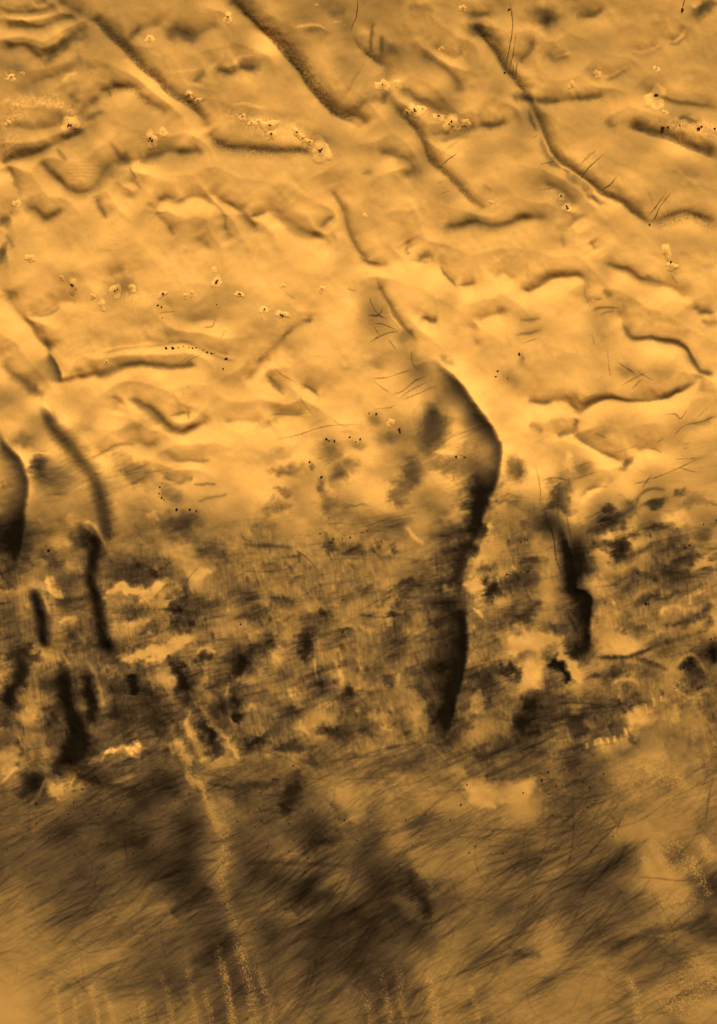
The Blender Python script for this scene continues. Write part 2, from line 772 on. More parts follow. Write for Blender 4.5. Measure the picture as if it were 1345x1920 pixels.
r 650 1362 5
r 1110 990 5
r 1340 1320 6
@A4
o 60 20 60 20 0 .5
o 290 110 35 50 -20 .6
w 25 .35: 160,230 210,150 250,60
w 20 .4: 390,100 430,30 460,20
o 60 240 60 30 0 .3
k 322 185 10 0
q 64 .42: 1000,-140 1060,20 1130,110 1200,240 1250,360 1255,480 1240,600 1275,750 1315,900 1345,1020 1380,1150 1420,1290 1470,1460
q 40 .4: 1200,960 1230,1080 1270,1200 1330,1560
q 35 .35: 880,1110 930,1250 990,1560
q 35 .4: 1130,1220 1170,1310 1190,1560
q 30 .35: 790,1290 820,1560
q 25 .3: 420,1270 430,1560
q 30 .3: 590,1240 670,1560
q 25 .3: 540,1330 550,1560
e 320 40 60 60 0 .8
e 180 100 50 100 15 .6
e 430 80 30 40 0 .7
e 200 230 40 30 0 .5
e 70 250 40 40 0 .4
e 760 140 80 50 0 .6
e 900 50 100 50 -30 .7
e 1060 340 80 40 -20 .5
d 16 .4: 1150,90 1250,105 1345,120
r 460 120 7
r 200 200 8
r 195 205 5
r 680 38 6
r 755 112 6
r 790 130 6
r 565 180 5
r 985 185 5
r 1045 200 5
r 965 295 4
r 920 270 4
r 800 330 6
r 690 322 6
r 800 370 4
r 690 375 5
r 605 370 4
r 690 440 5
r 800 450 5
r 855 435 5
r 600 425 5
r 560 425 4
r 705 540 5
r 465 617 4
r 580 555 4
r 380 262 5
r 475 262 5
r 548 262 5
r 640 255 5
r 725 262 4
r 165 370 5
r 360 387 6
r 270 395 6
r 200 315 6
r 35 460 5
r 205 610 4
r 665 610 4
r 745 480 4
r 415 490 5
r 745 310 4
r 1330 300 6
r 910 40 7
r 860 90 6
r 930 30 5
r 410 195 5
r 520 90 4
r 1060 145 4
t 8 .35: 730,860 750,925 850,920
t 8 .3: 540,800 620,830 700,850
@B4
d 90 .45: 900,570 990,650 1035,760 1040,850
e 650 820 80 80 0 .35
e 400 1050 100 80 -50 .5
e 330 750 100 40 -35 .5
e 560 270 50 40 0 .7
e 440 420 120 40 -30 .5
d 26 .35: 0,540 250,530 400,540 520,545 640,555
d 60 .5: 330,60 280,180 230,300
e 100 90 100 30 -20 .7
o 880 760 60 60 0 .2
o 1330 120 50 60 0 .8
o 1230 30 50 40 0 .5
o 700 120 200 100 0 .3
q 64 .42: 0,960 30,1100 60,1250 110,1560
q 35 .35: 80,1110 150,1280
q 40 .4: 740,1080 790,1180 830,1320 870,1560
q 40 .35: 860,1080 890,1200 940,1560
q 60 .4: 1040,1120 1070,1220 1120,1560
q 300 .14: 500,900 700,1100 800,1400
r 190 62 6
r 205 62 4
r 115 140 6
r 280 105 4
r 110 228 5
r 408 242 5
r 275 312 7
r 355 332 6
r 412 383 7
r 305 405 6
r 395 428 5
r 380 502 6
r 585 292 8
r 555 285 5
r 697 432 6
r 930 287 6
r 1042 265 6
r 1240 207 9
r 1180 290 6
r 968 435 5
r 895 555 5
r 738 602 5
r 240 528 5
r 200 560 4
r 1285 475 4
r 1320 440 5
r 655 405 5
r 85 330 4
r 120 298 4
r 510 207 5
r 1275 95 5
r 1020 378 5
r 485 355 4
r 570 430 5
r 275 468 5
r 365 580 5
r 380 695 4
r 355 765 4
t 9 .35: 130,380 160,420 130,480 60,520
t 8 .35: 450,140 540,230 580,330
t 8 .3: 1200,880 1190,970 1160,1020
t 8 .35: 1070,780 1075,940
t 8 .4: 1280,310 1345,325
@C4
o 40 150 55 70 45 .8
w 20 .5: 0,110 60,180 110,235
o 200 140 80 45 -20 .6
o 305 90 50 48 0 .7
o 260 170 25 30 0 .5
o 900 30 240 70 0 .35
o 1200 100 100 110 0 .3
q 50 .45: 930,300 1000,450 1050,540 1110,650
q 45 .45: 1010,330 1090,480 1180,610
q 40 .4: 1200,480 1250,620 1330,760
q 40 .45: 940,480 1000,630
q 40 .35: 1270,400 1320,540
q 180 .3: 1000,780 1150,760 1300,760
q 260 .4: 1080,1420 1200,1250 1345,1100
q 200 .25: 700,70 900,60 1200,40
d 60 .5: 700,1020 850,980 1000,930 1150,890 1360,825
e 60 0 60 40 0 .6
t 12 .35: 0,345 250,345 450,330 640,325
t 12 .45: 500,220 540,280 540,400 520,520 490,590 440,630
t 12 .4: 850,170 820,280 700,400 600,520 480,600 370,700 250,850 100,950
t 12 .35: 810,180 740,270 660,370
t 10 .4: 780,380 810,270
t 10 .35: 870,750 930,690 980,620
t 8 .35: 890,470 900,580
t 8 .35: 690,800 745,700
t 14 .4: 1070,910 1160,830 1280,740
t 16 .45: 1335,30 1300,180 1285,320
t 14 .4: 860,610 1000,620 1150,635 1345,620
t 18 .4: 300,480 460,460 700,400
t 12 .35: 640,470 720,390 800,300
t 12 .3: 0,690 200,680 400,640 560,600
t 20 .45: 540,660 700,590 900,440 1000,380
t 12 .35: 0,850 150,770 280,690
t 22 .45: 280,800 340,690
t 12 .3: 700,950 860,860 1000,780
t 12 .3: 0,560 200,500 340,430
t 14 .35: 480,610 600,600 800,560 900,540
t 14 .4: 400,130 550,170 700,150 800,110
t 12 .35: 640,360 800,330 940,280 1100,160
t 10 .3: 400,940 600,880 850,800
e 700 560 250 100 -25 .3
e 1080 700 100 40 -25 .5
e 560 660 80 30 0 .4
e 380 130 60 60 0 .35
e 650 120 120 80 0 .25
r 400 25 9
r 363 68 10
r 490 10 6
r 520 15 6
r 445 100 5
r 475 100 4
r 580 30 5
r 595 80 4
r 630 105 4
r 405 148 5
r 260 140 5
r 425 268 5
r 412 270 4
r 510 272 4
r 360 515 6
r 645 475 5
r 765 387 5
r 145 480 4
r 440 450 4
r 545 450 5
r 665 180 4
r 620 220 4
r 710 35 5
r 90 355 5
@P1
v 1: -20,620 70,595 130,580 200,545 280,515 330,490
v 1: 150,590 190,650 240,700 300,725 350,705 390,650 430,610 465,605 500,600 560,590 640,570 700,575 770,560
v 1.2: 770,480 800,520 850,550 950,560 1050,570 1130,570 1180,590
v 1: 340,60 420,140 500,215 570,285 650,350 730,410 790,500
v 1.2: 840,0 900,40 960,100 1040,160 1090,230 1140,300 1200,370 1260,425 1345,440 1390,490
v .7: 360,720 380,790 410,840
v 1: 590,780 620,745 670,755 720,735 760,740 820,770
v .7: 590,780 580,800 620,840 660,890
v 1: 780,700 840,760 900,790 935,830 970,880
v 1: 935,830 970,800 1020,795 1080,830 1130,860 1190,885 1230,900
v .8: 1190,885 1220,830 1260,800
v 1: 1240,700 1280,780 1300,860 1345,940 1400,1000
v .7: 0,620 50,660 90,720
v 1: 85,775 130,785 170,825 215,800 240,770
v .9: 0,870 30,820 70,780
v 1: 400,310 440,330 500,330 540,370 600,410 640,450
v .8: 400,310 380,360 330,400 290,480
v .9: 630,100 700,130 760,120 830,80
v 1: 800,250 850,275 900,260 980,250
v .6: 740,330 750,290 780,270
v .6: 840,830 850,880 870,920
v .6: 740,880 760,920 800,930
v .7: 500,150 540,110 620,90
v .7: 450,720 500,740 520,710 470,660
v .8: 200,0 260,30 330,60
v 1: 0,100 60,105 150,100 230,75 300,60
v 1: 0,190 90,175 150,220 220,190 280,130 340,110
v .8: 0,45 70,50 160,45 230,25
v .8: 180,0 130,30
v .7: 100,330 160,300 230,280
v .7: 0,470 60,480 130,490 210,470 260,440
v .7: 250,350 280,390 260,430
e 120 330 60 30 -20 .2
e 70 250 40 25 0 .25
e 250 260 50 20 -30 .25
e 60 570 60 25 0 .25
@P2
v 1.1: 0,185 60,220 110,260 100,340 130,390 190,450 230,510 260,590 310,640 370,690 430,750 490,800
v 1: 260,530 290,505 350,500 420,480 500,470 580,450
v .9: 140,350 210,370 260,400 330,430
v 1: 220,200 300,240 360,290 380,370
v 1.2: 420,80 470,140 520,210 560,270 600,320 640,370 660,410 690,490 730,580 800,640 850,670 910,720 990,760 1050,810 1095,840 1160,815 1230,800 1345,850
v .9: 640,370 700,380 780,380 860,365 940,355
v 1.1: 310,855 380,850 440,835 520,850 590,830 660,820 720,830
v 1.2: 1000,480 1080,490 1150,505 1230,540 1345,590
v .8: 1100,360 1180,385 1260,395 1345,400
v .8: 650,80 700,90 760,60
v .8: 660,130 630,210 600,260
v .9: 690,200 750,220 800,195
v .9: 1020,185 1090,195 1140,150
v .8: 910,300 970,285 1020,240
v .8: 60,570 120,580 180,600 200,640 160,680
v .6: 180,900 200,940
v .8: 680,710 730,700 790,740 830,790
v .6: 770,900 790,840 840,810
v .6: 870,900 900,950
v .8: 270,165 310,190 360,220 420,190
v .8: 1150,155 1200,150 1235,90
v .7: 380,40 450,60 520,50
v .6: 940,20 880,60 830,50
@P3
v 1: 20,130 55,195 120,270 180,350 210,410 230,470
v .7: 90,220 140,222 190,205 230,170 310,175
v .9: 0,390 40,440 100,490 160,520
v 1.1: 270,465 370,445 430,415 520,405 640,410 750,400
v .8: 390,350 480,335 640,325 730,330 790,355 880,385
v 1: 910,480 970,420 1050,330 1090,280 1160,240 1170,200
v 1.1: 470,525 560,570 610,620 660,650 720,650 800,615
v .6: 430,600 440,560 460,530
v .8: 640,600 700,590 720,560
v .9: 350,755 420,720 500,700 560,715 610,690
v .9: 610,760 700,765 790,765
v .8: 560,800 640,830 730,835
v .8: 985,440 1030,480 1080,530
v .7: 1130,480 1200,530
v .8: 1000,600 1080,590 1160,590
v .6: 820,630 900,620 1000,625
v .6: 690,250 760,240 840,250
v .6: 400,100 420,70 480,60
e 470 110 60 40 0 .2
e 700 200 200 60 0 .12
e 880 330 120 50 0 .1
@P4
v .9: 70,90 110,180 160,260 210,330 200,400 215,420
v .8: 0,0 60,40 130,25
v .8: 290,0 330,60 380,120
v .8: 380,115 450,100
v .9: 230,225 270,245 310,240
v 1.1: 600,120 640,130 690,100 730,80 830,75 860,110 850,150 880,200
v 1.1: 910,20 990,50 1060,85 1140,105 1200,130 1250,170
v .7: 560,205 480,230 430,260
v 1.1: 960,200 1000,250 1030,305 1090,310 1160,325 1210,340 1250,390 1285,430 1345,445
v .9: 1250,170 1280,210 1345,205
v 1.1: 620,540 690,550 760,545 800,560 830,590 880,550 940,540 1020,548 1100,535 1180,520 1240,490 1285,460 1290,540
v 1: 830,590 820,630 790,660 720,690
v 1: 790,660 860,700 930,740 1000,775 1030,760
v .8: 1000,775 970,840 900,865 850,890 830,940
v .8: 1030,760 1080,720 1150,740
v .7: 500,100 540,60 600,110
v .6: 440,240 430,310 460,360
w 26 .4: 680,690 740,680 800,680 870,720 950,770
w 30 .4: 780,720 800,800 790,840
w 30 .4: 960,840 880,880 840,930
d 100 .5: 540,800 500,880 440,961
d 40 .4: 640,640 700,650
@P5
w 22 .5: 325,945 365,930 405,900 445,895 500,880 560,880
w 16 .45: 480,885 500,910 530,920
o 415 900 20 18 0 .5
o 510 890 24 16 0 .5
o 20 930 50 50 0 .5
w 40 .6: 700,760 730,850 770,940
w 36 .6: 735,720 800,800 860,880 920,950
w 24 .4: 770,600 790,680 800,740
w 26 .5: 850,660 870,740 880,820
w 50 .5: 640,860 690,920 720,961
w 22 .4: 890,890 960,830 1000,800
w 22 .4: 1080,800 1160,830 1220,800
d 34 .6: 745,770 790,850 830,930
d 30 .5: 880,680 890,760 900,800
e 960 850 60 20 -20 .5
e 1080 880 70 25 -15 .5
e 680 630 26 60 -15 .6
e 460 700 60 90 0 .4
e 560 770 80 60 0 .4
d 90 .6: 200,700 160,860 130,960
d 100 .7: 130,480 70,560 40,680 10,780
w 30 .4: 150,560 110,640 100,700
o 105 770 30 40 0 .5
w 24 .35: 160,820 190,900
w 40 .4: 240,40 300,20 340,40
e 240 160 40 60 30 .3
w 30 .45: 160,260 200,290 240,310
d 60 .4: 640,230 680,330 560,420
e 790 340 50 20 0 .4
w 20 .4: 730,260 760,230 800,220
w 22 .4: 740,540 750,520 790,515 800,550
e 770 550 26 22 0 .5
d 40 .6: 800,640 860,620 930,600
d 40 .5: 880,560 960,530 1040,490
d 24 .5: 1020,330 1120,330
w 14 .3: 1280,590 1290,640
w 14 .3: 1180,560 1190,640
e 1150 490 24 60 0 .6
e 1300 680 24 30 0 .6
e 1230 820 40 24 0 .5
@P6
w 40 .5: 860,880 930,870 1000,850 1030,800 1090,740
o 1150 880 140 90 -20 .3
w 30 .4: 1200,720 1180,800
w 20 .4: 1015,740 1030,830
w 18 .4: 360,800 330,860
w 26 .4: 400,700 450,690 480,740
d 30 .5: 290,800 260,700 220,620
d 40 .4: 100,400 160,330 220,260
d 60 .6: 480,20 420,120 370,220 350,310
w 20 .5: 500,20 470,120 440,210 380,300
e 400 330 20 18 0 .3
w 24 .5: 400,280 440,260 460,310
e 550 270 60 40 -20 .6
e 660 200 40 26 0 .5
e 500 290 26 50 0 .6
d 34 .5: 540,370 620,380 680,330
d 60 .4: 520,620 480,700 440,780
d 50 .5: 560,840 480,880 420,930
e 1180 130 60 26 -30 .5
d 26 .4: 900,40 1000,20 1080,0
d 24 .5: 1000,90 1080,60 1150,50
w 16 .4: 1130,390 1150,360 1190,350 1220,370
@P7
w 30 .35: 690,0 740,80 800,180 830,260
e 620 70 60 40 -20 .5
e 520 100 60 40 -20 .4
d 60 .5: 1140,10 1110,90 1060,170
d 50 .4: 860,130 960,70 1060,50
d 50 .5: 1340,200 1220,280 1120,330
d 50 .5: 1260,460 1150,500 1080,560
d 60 .4: 900,620 800,700 700,740
d 60 .5: 800,440 720,500 640,560
d 40 .35: 560,280 440,300 360,290
@P8
d 70 .5: 130,370 200,420 250,490 262,560
e 60 560 90 60 0 .4
d 26 .35: 560,690 640,700 700,720
w 60 .3: 150,480 190,540 180,580
q 40 .6: 1070,200 1130,300 1190,430
q 40 .6: 1180,250 1230,350 1250,410
q 36 .6: 1230,320 1290,410 1330,500
q 36 .5: 1070,330 1110,400 1130,420
q 34 .5: 1290,250 1330,350
@P5
b m .4 1.2 0: 105,270,40 140,350,45 160,420,50 160,490,50 150,530,40
d 70 .7: 140,500 90,580 50,660 20,760
d 60 .7: 250,880 230,930 200,1000
d 34 .8: 340,600 330,680 345,760 350,800
e 200 830 40 90 10 .4
e 560 700 60 60 0 .4
e 600 790 80 60 0 .4
e 700 640 60 50 0 .3
d 40 .5: 900,640 860,700 840,760
e 690 100 60 26 0 .4
w 36 .8: 400,300 450,285 520,300 590,285 630,250
w 44 .8: 440,530 520,545 600,520 670,490 740,460
e 480 380 80 24 -10 .4
e 560 440 70 20 -20 .4
e 700 410 40 20 0 .2
d 30 .5: 640,330 680,400 620,440
e 1100 400 60 20 -10 .4
e 1020 480 50 26 -15 .4
e 1000 560 30 40 0 .4
e 1250 500 50 26 -15 .4
e 1200 640 40 26 -15 .4
e 1120 740 50 20 -15 .4
o 1180 350 40 30 0 .4
o 990 640 60 30 -10 .4
o 1120 700 40 26 0 .3
o 1260 740 40 26 0 .3
o 1010 760 40 24 0 .3
@P6
o 650 520 80 90 10 .5
w 60 .7: 500,490 560,520 640,480 760,480 800,460
w 44 .7: 740,490 790,560 830,620 860,650
d 26 .8: 730,560 760,610 765,660
d 26 .6: 560,560 590,620 600,650
o 870 280 36 36 0 .5
o 960 500 50 40 0 .5
o 130 250 110 36 -10 .5
o 360 20 40 30 0 .4
o 520 140 40 40 0 .4
o 1240 190 70 24 -10 .5
e 700 720 90 50 -20 .4
e 930 600 120 30 -20 .4
d 20 .5: 880,545 960,545 1020,540 1100,510 1340,430
d 16 .5: 1030,540 1100,570 1170,600
d 24 .5: 1140,440 1230,400 1345,340
d 20 .5: 900,130 1000,170 1130,110
d 30 .5: 850,80 930,60 1000,30
e 980 130 34 60 10 .8
o 1220 800 100 60 -30 .35
o 900 920 60 26 0 .4
@P1
o 900 440 60 30 15 .3
o 1000 490 60 40 25 .3
o 1120 520 60 40 25 .3
o 260 470 40 30 0 .4
o 570 520 50 20 -25 .4
o 40 550 40 50 0 .35
o 30 440 50 40 0 .3
o 30 290 40 22 0 .4
o 210 390 90 25 15 .35
o 80 400 40 40 0 .3
w 14 .3: 130,215 170,215 220,190 250,160
w 14 .25: 0,55 60,70 130,65 220,50
w 14 .3: 230,310 260,285 300,270
w 16 .3: 820,240 870,240 900,215 960,205
w 12 .3: 600,730 650,750 700,725
w 12 .3: 860,395 920,390 1010,410
w 12 .25: 1090,110 1150,90 1200,95 1230,140
@P2
o 1240 490 110 30 8 .3
o 380 470 40 20 30 .3
o 120 315 50 16 -10 .3
o 380 180 50 30 -20 .25
o 400 30 60 16 20 .25
w 14 .3: 1030,190 1090,185 1150,155
w 14 .3: 1160,150 1200,145 1235,100
w 12 .3: 730,215 770,205 810,190
w 12 .3: 900,290 960,275 1020,240
o 740 740 60 20 60 .2
o 510 770 60 30 0 .15
@P3
o 400 140 200 30 5 .12
o 300 370 60 40 0 .15
o 520 150 60 26 0 .2
@P5
d 90 .5: 60,0 60,160 40,300
d 70 .6: 230,560 250,700 280,800 250,920
d 110 .5: 110,560 60,680 10,820
d 90 .4: 330,620 340,740 300,860 240,961
d 60 .5: 420,600 430,700 410,800
@P5
b m .3 .8 0: 275,740,60 290,800,80 280,870,90 250,930,90 225,1000,70
d 90 .5: 40,620 20,720 5,820
@P7
d 80 .6: 240,-40 215,40 195,90
d 60 .5: 110,0 100,60 60,130
@P6
d 90 .6: 480,30 430,130 390,220 360,320
w 10 .6: 862,892 856,866
w 10 .6: 890,884 886,856
w 12 .6: 915,876 908,848
w 10 .6: 940,870 936,846
w 12 .6: 965,866 962,838
w 10 .6: 990,858 985,830
w 12 .6: 1010,840 1000,806
w 10 .6: 1030,800 1022,750
w 12 .6: 1060,770 1048,736
w 12 .6: 1085,760 1078,716
w 10 .6: 1112,735 1108,696
w 12 .6: 1140,715 1136,690
w 40 .5: 880,900 960,880 1030,850 1070,790 1130,740
o 1120 830 130 100 -25 .4
o 1020 930 160 50 -10 .35
@P8
o 480 100 44 40 40 .6
o 575 85 50 40 0 .5
o 640 75 34 44 0 .5
w 16 .5: 525,130 570,125 620,125
@P7
w 12 .5: 0,60 40,20 70,0
w 20 .5: 170,40 200,90 215,120
o 205 95 22 26 -20 .5
w 14 .4: 140,120 160,60 175,30
@P5
w 12 .6: 325,950 350,930 380,935 400,905 430,900 460,880 490,895 530,880 560,895
w 12 .5: 640,830 655,790
w 12 .5: 700,800 712,740
w 12 .5: 735,740 728,712
w 12 .5: 850,690 856,650
@P6
d 120 .5: 340,420 300,560 260,720
d 90 .4: 200,330 160,440 130,520
@P5
d 120 .5: 300,640 320,780 270,920
d 110 .5: 30,180 20,300
o 1100 500 50 40 0 .2
@P7
q 26 .3: 200,800 215,880 225,1000
q 26 .3: 340,790 350,880 365,1000
q 26 .35: 800,620 830,720 850,820 880,1000
q 30 .35: 955,700 990,800 1010,880 1030,1000
q 24 .3: 690,740 720,840 740,1000
@P8
q 30 .35: 20,820 40,900 60,1000
q 30 .35: 1010,760 1040,860 1060,1000
q 24 .3: 420,800 440,900 450,1000
@P4
d 110 .7: 430,640 450,760 420,880 370,961
d 70 .6: 300,540 270,640 200,720
"""
# low frequency ground tone: dust with broad dune shade painted in, one cell per 48 m
SHADED_TONE = """20.8 19.2 17.6 21.3 18.4 18.9 21.0 19.9 22.8 18.7 22.2 18.0 15.5 18.1 17.5 18.8 23.6 19.2 23.3 18.2 21.2 20.5 18.1 22.8 20.2 22.2 22.8 21.4
21.3 20.1 20.7 14.6 17.0 19.1 18.7 16.5 18.5 16.8 27.5 19.2 19.7 19.4 21.4 17.1 21.1 21.3 19.4 21.9 21.5 19.3 19.2 16.5 20.4 21.7 21.9 18.9
15.1 18.6 18.7 21.2 18.8 22.3 22.7 21.3 22.0 22.3 19.0 19.2 25.7 15.0 18.9 18.2 15.9 24.9 17.6 20.6 20.0 19.4 18.9 19.9 19.2 18.8 17.7 18.3
20.0 18.4 19.9 21.3 21.4 26.0 24.6 20.1 18.6 21.6 20.8 19.1 24.4 22.4 19.1 22.7 23.1 17.7 24.1 16.1 24.8 20.2 25.0 22.4 18.9 19.1 24.0 20.5
22.0 21.5 17.2 17.9 19.9 17.9 21.5 19.8 23.4 17.3 23.7 20.1 19.5 20.5 25.8 15.3 20.7 15.8 22.2 25.9 14.7 19.2 17.6 18.7 24.7 21.2 15.4 19.9
17.3 20.9 19.8 18.6 25.3 20.8 18.7 25.6 20.1 23.8 22.0 26.8 17.1 18.8 19.8 21.3 20.1 24.6 19.6 17.9 17.5 22.7 21.1 22.0 17.9 18.2 27.5 23.2
27.5 21.5 22.0 21.4 17.6 25.8 19.5 20.4 22.2 20.5 21.9 20.9 21.5 22.8 19.7 25.7 15.8 27.1 19.1 23.2 22.1 18.1 26.4 19.1 20.8 22.1 17.5 18.7
20.0 20.0 23.8 25.6 23.3 24.3 27.5 27.5 27.5 27.5 26.7 24.8 22.8 27.2 21.4 21.0 21.0 16.1 27.5 21.3 19.7 19.5 16.4 27.5 27.5 20.4 21.9 20.2
21.7 22.5 21.3 19.8 25.9 19.5 23.9 21.7 21.4 21.6 27.5 27.5 22.5 22.1 20.2 25.5 25.2 23.1 17.0 23.6 22.7 20.6 25.5 18.8 20.0 23.6 23.7 24.6
20.2 21.2 20.1 23.1 22.6 23.9 20.3 22.3 22.9 21.6 22.1 22.5 27.4 22.3 25.5 21.5 25.4 22.6 23.1 22.0 21.5 19.8 20.2 27.0 20.4 19.0 17.8 18.5
22.6 27.5 27.5 27.5 27.5 27.5 25.5 23.6 20.9 24.4 24.8 25.9 25.1 20.4 26.7 27.5 27.5 27.5 27.1 27.5 23.9 27.5 27.5 19.2 27.5 27.5 27.5 24.4
27.5 27.5 27.5 27.5 16.5 24.8 24.6 27.1 21.7 22.1 26.9 23.0 27.5 27.5 17.0 27.5 26.8 21.2 27.5 27.2 27.0 26.8 22.8 27.5 19.7 23.0 27.5 27.5
27.0 26.0 20.4 22.2 24.5 21.8 23.2 21.8 24.0 23.0 19.0 23.6 22.4 26.2 16.0 20.8 27.5 23.4 27.5 26.7 19.9 23.5 24.8 17.0 27.5 27.5 20.2 22.9
27.5 24.4 27.5 22.2 23.3 27.5 22.9 24.3 27.1 24.0 27.5 19.0 23.7 24.3 21.0 20.4 27.5 23.7 22.6 22.6 21.9 23.4 23.1 20.4 23.2 27.5 27.5 26.7
27.5 17.6 27.5 27.5 25.6 23.0 27.5 27.5 18.6 23.5 27.5 27.5 27.5 27.5 24.2 21.8 11.8 27.5 22.2 22.5 23.4 23.2 24.4 20.3 23.0 18.5 19.1 27.5
14.6 25.5 18.4 20.8 27.5 27.5 24.3 27.5 25.4 22.7 27.5 24.8 27.5 26.6 27.5 23.7 22.4 15.1 27.5 24.3 24.9 27.5 27.5 25.0 27.5 27.5 27.5 20.9
23.4 15.2 27.5 20.1 26.7 25.1 27.5 27.5 25.7 27.5 26.4 23.5 18.8 26.4 22.5 19.3 20.1 27.5 14.2 18.6 25.8 27.5 27.5 21.2 18.9 23.3 19.2 23.8
19.9 20.1 27.5 27.5 25.6 20.5 20.3 27.5 27.5 23.4 21.0 27.5 23.4 21.5 23.6 15.4 16.2 23.3 23.7 27.5 23.3 20.3 19.4 27.5 27.5 27.5 22.9 21.3
27.2 14.2 16.4 27.5 19.2 24.8 20.6 24.8 21.1 25.5 25.8 20.6 17.5 24.9 21.6 18.5 22.0 26.4 18.8 27.5 27.5 24.2 15.7 24.6 24.3 18.9 20.9 19.9
24.2 17.5 20.1 18.1 23.3 19.0 20.3 17.8 20.4 20.6 27.5 18.7 22.9 16.9 25.0 25.0 14.9 21.5 27.5 21.3 20.3 18.3 27.2 15.6 19.8 16.2 18.4 21.2
9.0 14.1 16.6 15.1 21.6 14.2 16.4 14.3 17.1 16.8 15.8 20.4 13.1 16.0 13.5 12.3 20.8 12.0 13.1 15.8 12.9 3.7 15.3 10.0 19.4 13.3 22.5 12.9
8.6 11.3 25.3 11.8 15.7 13.6 13.7 14.9 11.8 17.6 14.4 15.4 17.6 17.6 15.8 18.3 16.4 12.1 26.3 16.4 13.9 23.4 2.1 24.2 27.5 12.5 15.4 16.7
18.7 14.5 11.8 15.7 7.8 7.8 12.5 23.0 13.7 14.0 16.7 15.6 13.4 13.7 12.3 9.4 10.0 22.6 15.7 19.6 11.8 21.2 2.0 15.6 14.4 10.7 6.7 15.6
12.1 27.5 11.8 17.0 19.5 11.5 21.7 10.2 15.0 10.7 14.4 17.3 12.9 18.1 15.0 21.4 11.3 3.2 15.8 18.6 10.7 19.9 9.0 14.3 16.0 16.2 14.0 16.8
10.5 17.4 19.1 11.5 21.7 20.3 19.6 6.3 18.0 16.7 14.0 20.2 10.7 17.2 13.3 21.4 18.7 10.9 12.8 11.3 18.5 10.1 12.8 18.9 13.7 13.8 18.1 21.1
16.9 22.1 14.7 11.4 10.3 7.7 12.2 15.0 13.6 9.8 22.9 11.2 17.0 16.8 14.0 14.4 16.2 11.0 16.0 11.1 8.1 13.8 5.5 16.8 26.9 15.6 14.3 8.1
25.7 10.6 13.5 11.5 14.1 9.1 21.1 10.7 16.6 11.8 14.3 17.3 8.5 18.7 11.6 16.6 16.5 10.4 10.6 12.7 24.9 10.9 23.3 15.9 13.1 13.8 21.1 13.2
27.5 25.4 14.0 27.5 13.1 12.5 11.5 12.6 7.5 11.3 11.9 13.2 15.0 10.8 15.1 14.7 18.5 8.7 13.2 14.3 11.9 10.0 11.1 8.5 18.2 16.7 13.2 16.3
13.6 18.7 18.9 20.6 11.8 14.3 12.4 14.3 7.6 14.0 10.9 11.0 22.3 11.4 14.9 17.1 17.6 2.9 20.6 15.8 6.5 10.7 16.8 10.6 9.4 8.3 7.2 13.3
10.7 25.4 17.9 8.4 15.2 9.7 13.1 9.4 19.6 13.8 15.5 16.4 9.9 13.8 16.3 13.1 10.4 12.8 13.3 13.6 9.6 14.2 8.5 9.0 8.0 10.9 10.9 15.0
16.7 3.2 27.5 12.1 13.6 11.1 7.5 14.7 12.5 11.4 13.3 10.2 16.3 15.8 12.9 14.6 15.4 14.6 14.9 12.3 11.7 13.1 10.9 10.5 17.6 14.8 14.9 14.7
10.5 12.3 13.2 9.3 10.4 7.3 9.8 9.1 14.4 11.3 9.7 11.1 10.2 17.2 13.8 14.2 16.1 17.9 18.0 17.2 22.9 12.2 10.9 14.8 14.0 17.7 16.4 15.8
11.4 11.3 6.7 10.1 6.4 8.4 10.6 6.7 13.3 9.7 11.3 8.1 6.3 15.6 8.8 17.8 12.7 12.9 14.6 13.3 13.0 12.3 11.6 11.9 19.6 17.9 18.2 14.2
10.0 10.6 10.0 8.8 11.5 6.7 7.5 6.7 16.3 8.9 11.0 15.1 11.9 10.3 8.2 12.4 17.1 16.2 16.8 12.6 10.6 15.6 12.8 12.9 10.6 19.0 9.0 17.7
12.7 10.2 9.4 9.4 9.7 10.6 6.6 6.1 13.2 10.0 8.4 7.7 10.0 14.5 6.2 7.8 14.5 12.4 15.4 13.6 12.2 12.9 10.1 9.0 12.4 19.6 23.1 7.0
15.9 13.4 10.9 10.8 13.5 13.1 13.9 10.9 10.2 10.9 12.8 14.1 9.1 8.2 9.6 6.7 9.9 10.6 12.9 9.6 11.3 11.9 10.6 11.7 9.5 13.6 15.0 10.5
15.9 14.5 12.9 12.5 12.6 12.2 11.1 9.4 7.2 14.3 6.8 10.4 6.2 7.7 6.8 8.3 7.4 14.7 12.0 14.3 12.2 17.5 11.5 10.0 13.7 14.5 15.1 8.3
17.0 16.4 16.1 15.9 15.6 10.8 9.9 11.3 8.3 9.4 10.9 10.5 8.4 6.8 7.5 10.3 14.7 14.8 13.0 12.3 14.9 17.4 13.7 14.7 12.4 11.4 9.5 17.0
18.5 16.5 15.7 15.6 11.6 11.6 8.6 10.9 11.0 8.5 9.5 11.6 9.8 11.2 6.9 7.9 15.1 16.4 14.2 16.0 15.3 14.8 16.7 16.9 14.9 14.2 15.3 14.1
22.4 17.6 16.6 15.1 17.2 14.9 13.2 15.0 9.8 13.2 12.5 13.6 11.0 13.3 10.7 12.6 14.3 16.4 15.5 15.2 17.0 16.5 16.3 16.3 13.5 17.1 12.7 17.3
"""
PW, PH = 1345.0, 1920.0                      # the mapped area in metres (1 m per photo pixel)
K = 450 / 1345.0
PT = {'1': (0, 0), '2': (672, 0), '3': (0, 480), '4': (672, 480), '5': (0, 960), '6': (672, 960), '7': (0, 1440), '8': (672, 1440)}
C = bpy.context.scene.collection
sc = bpy.context.scene

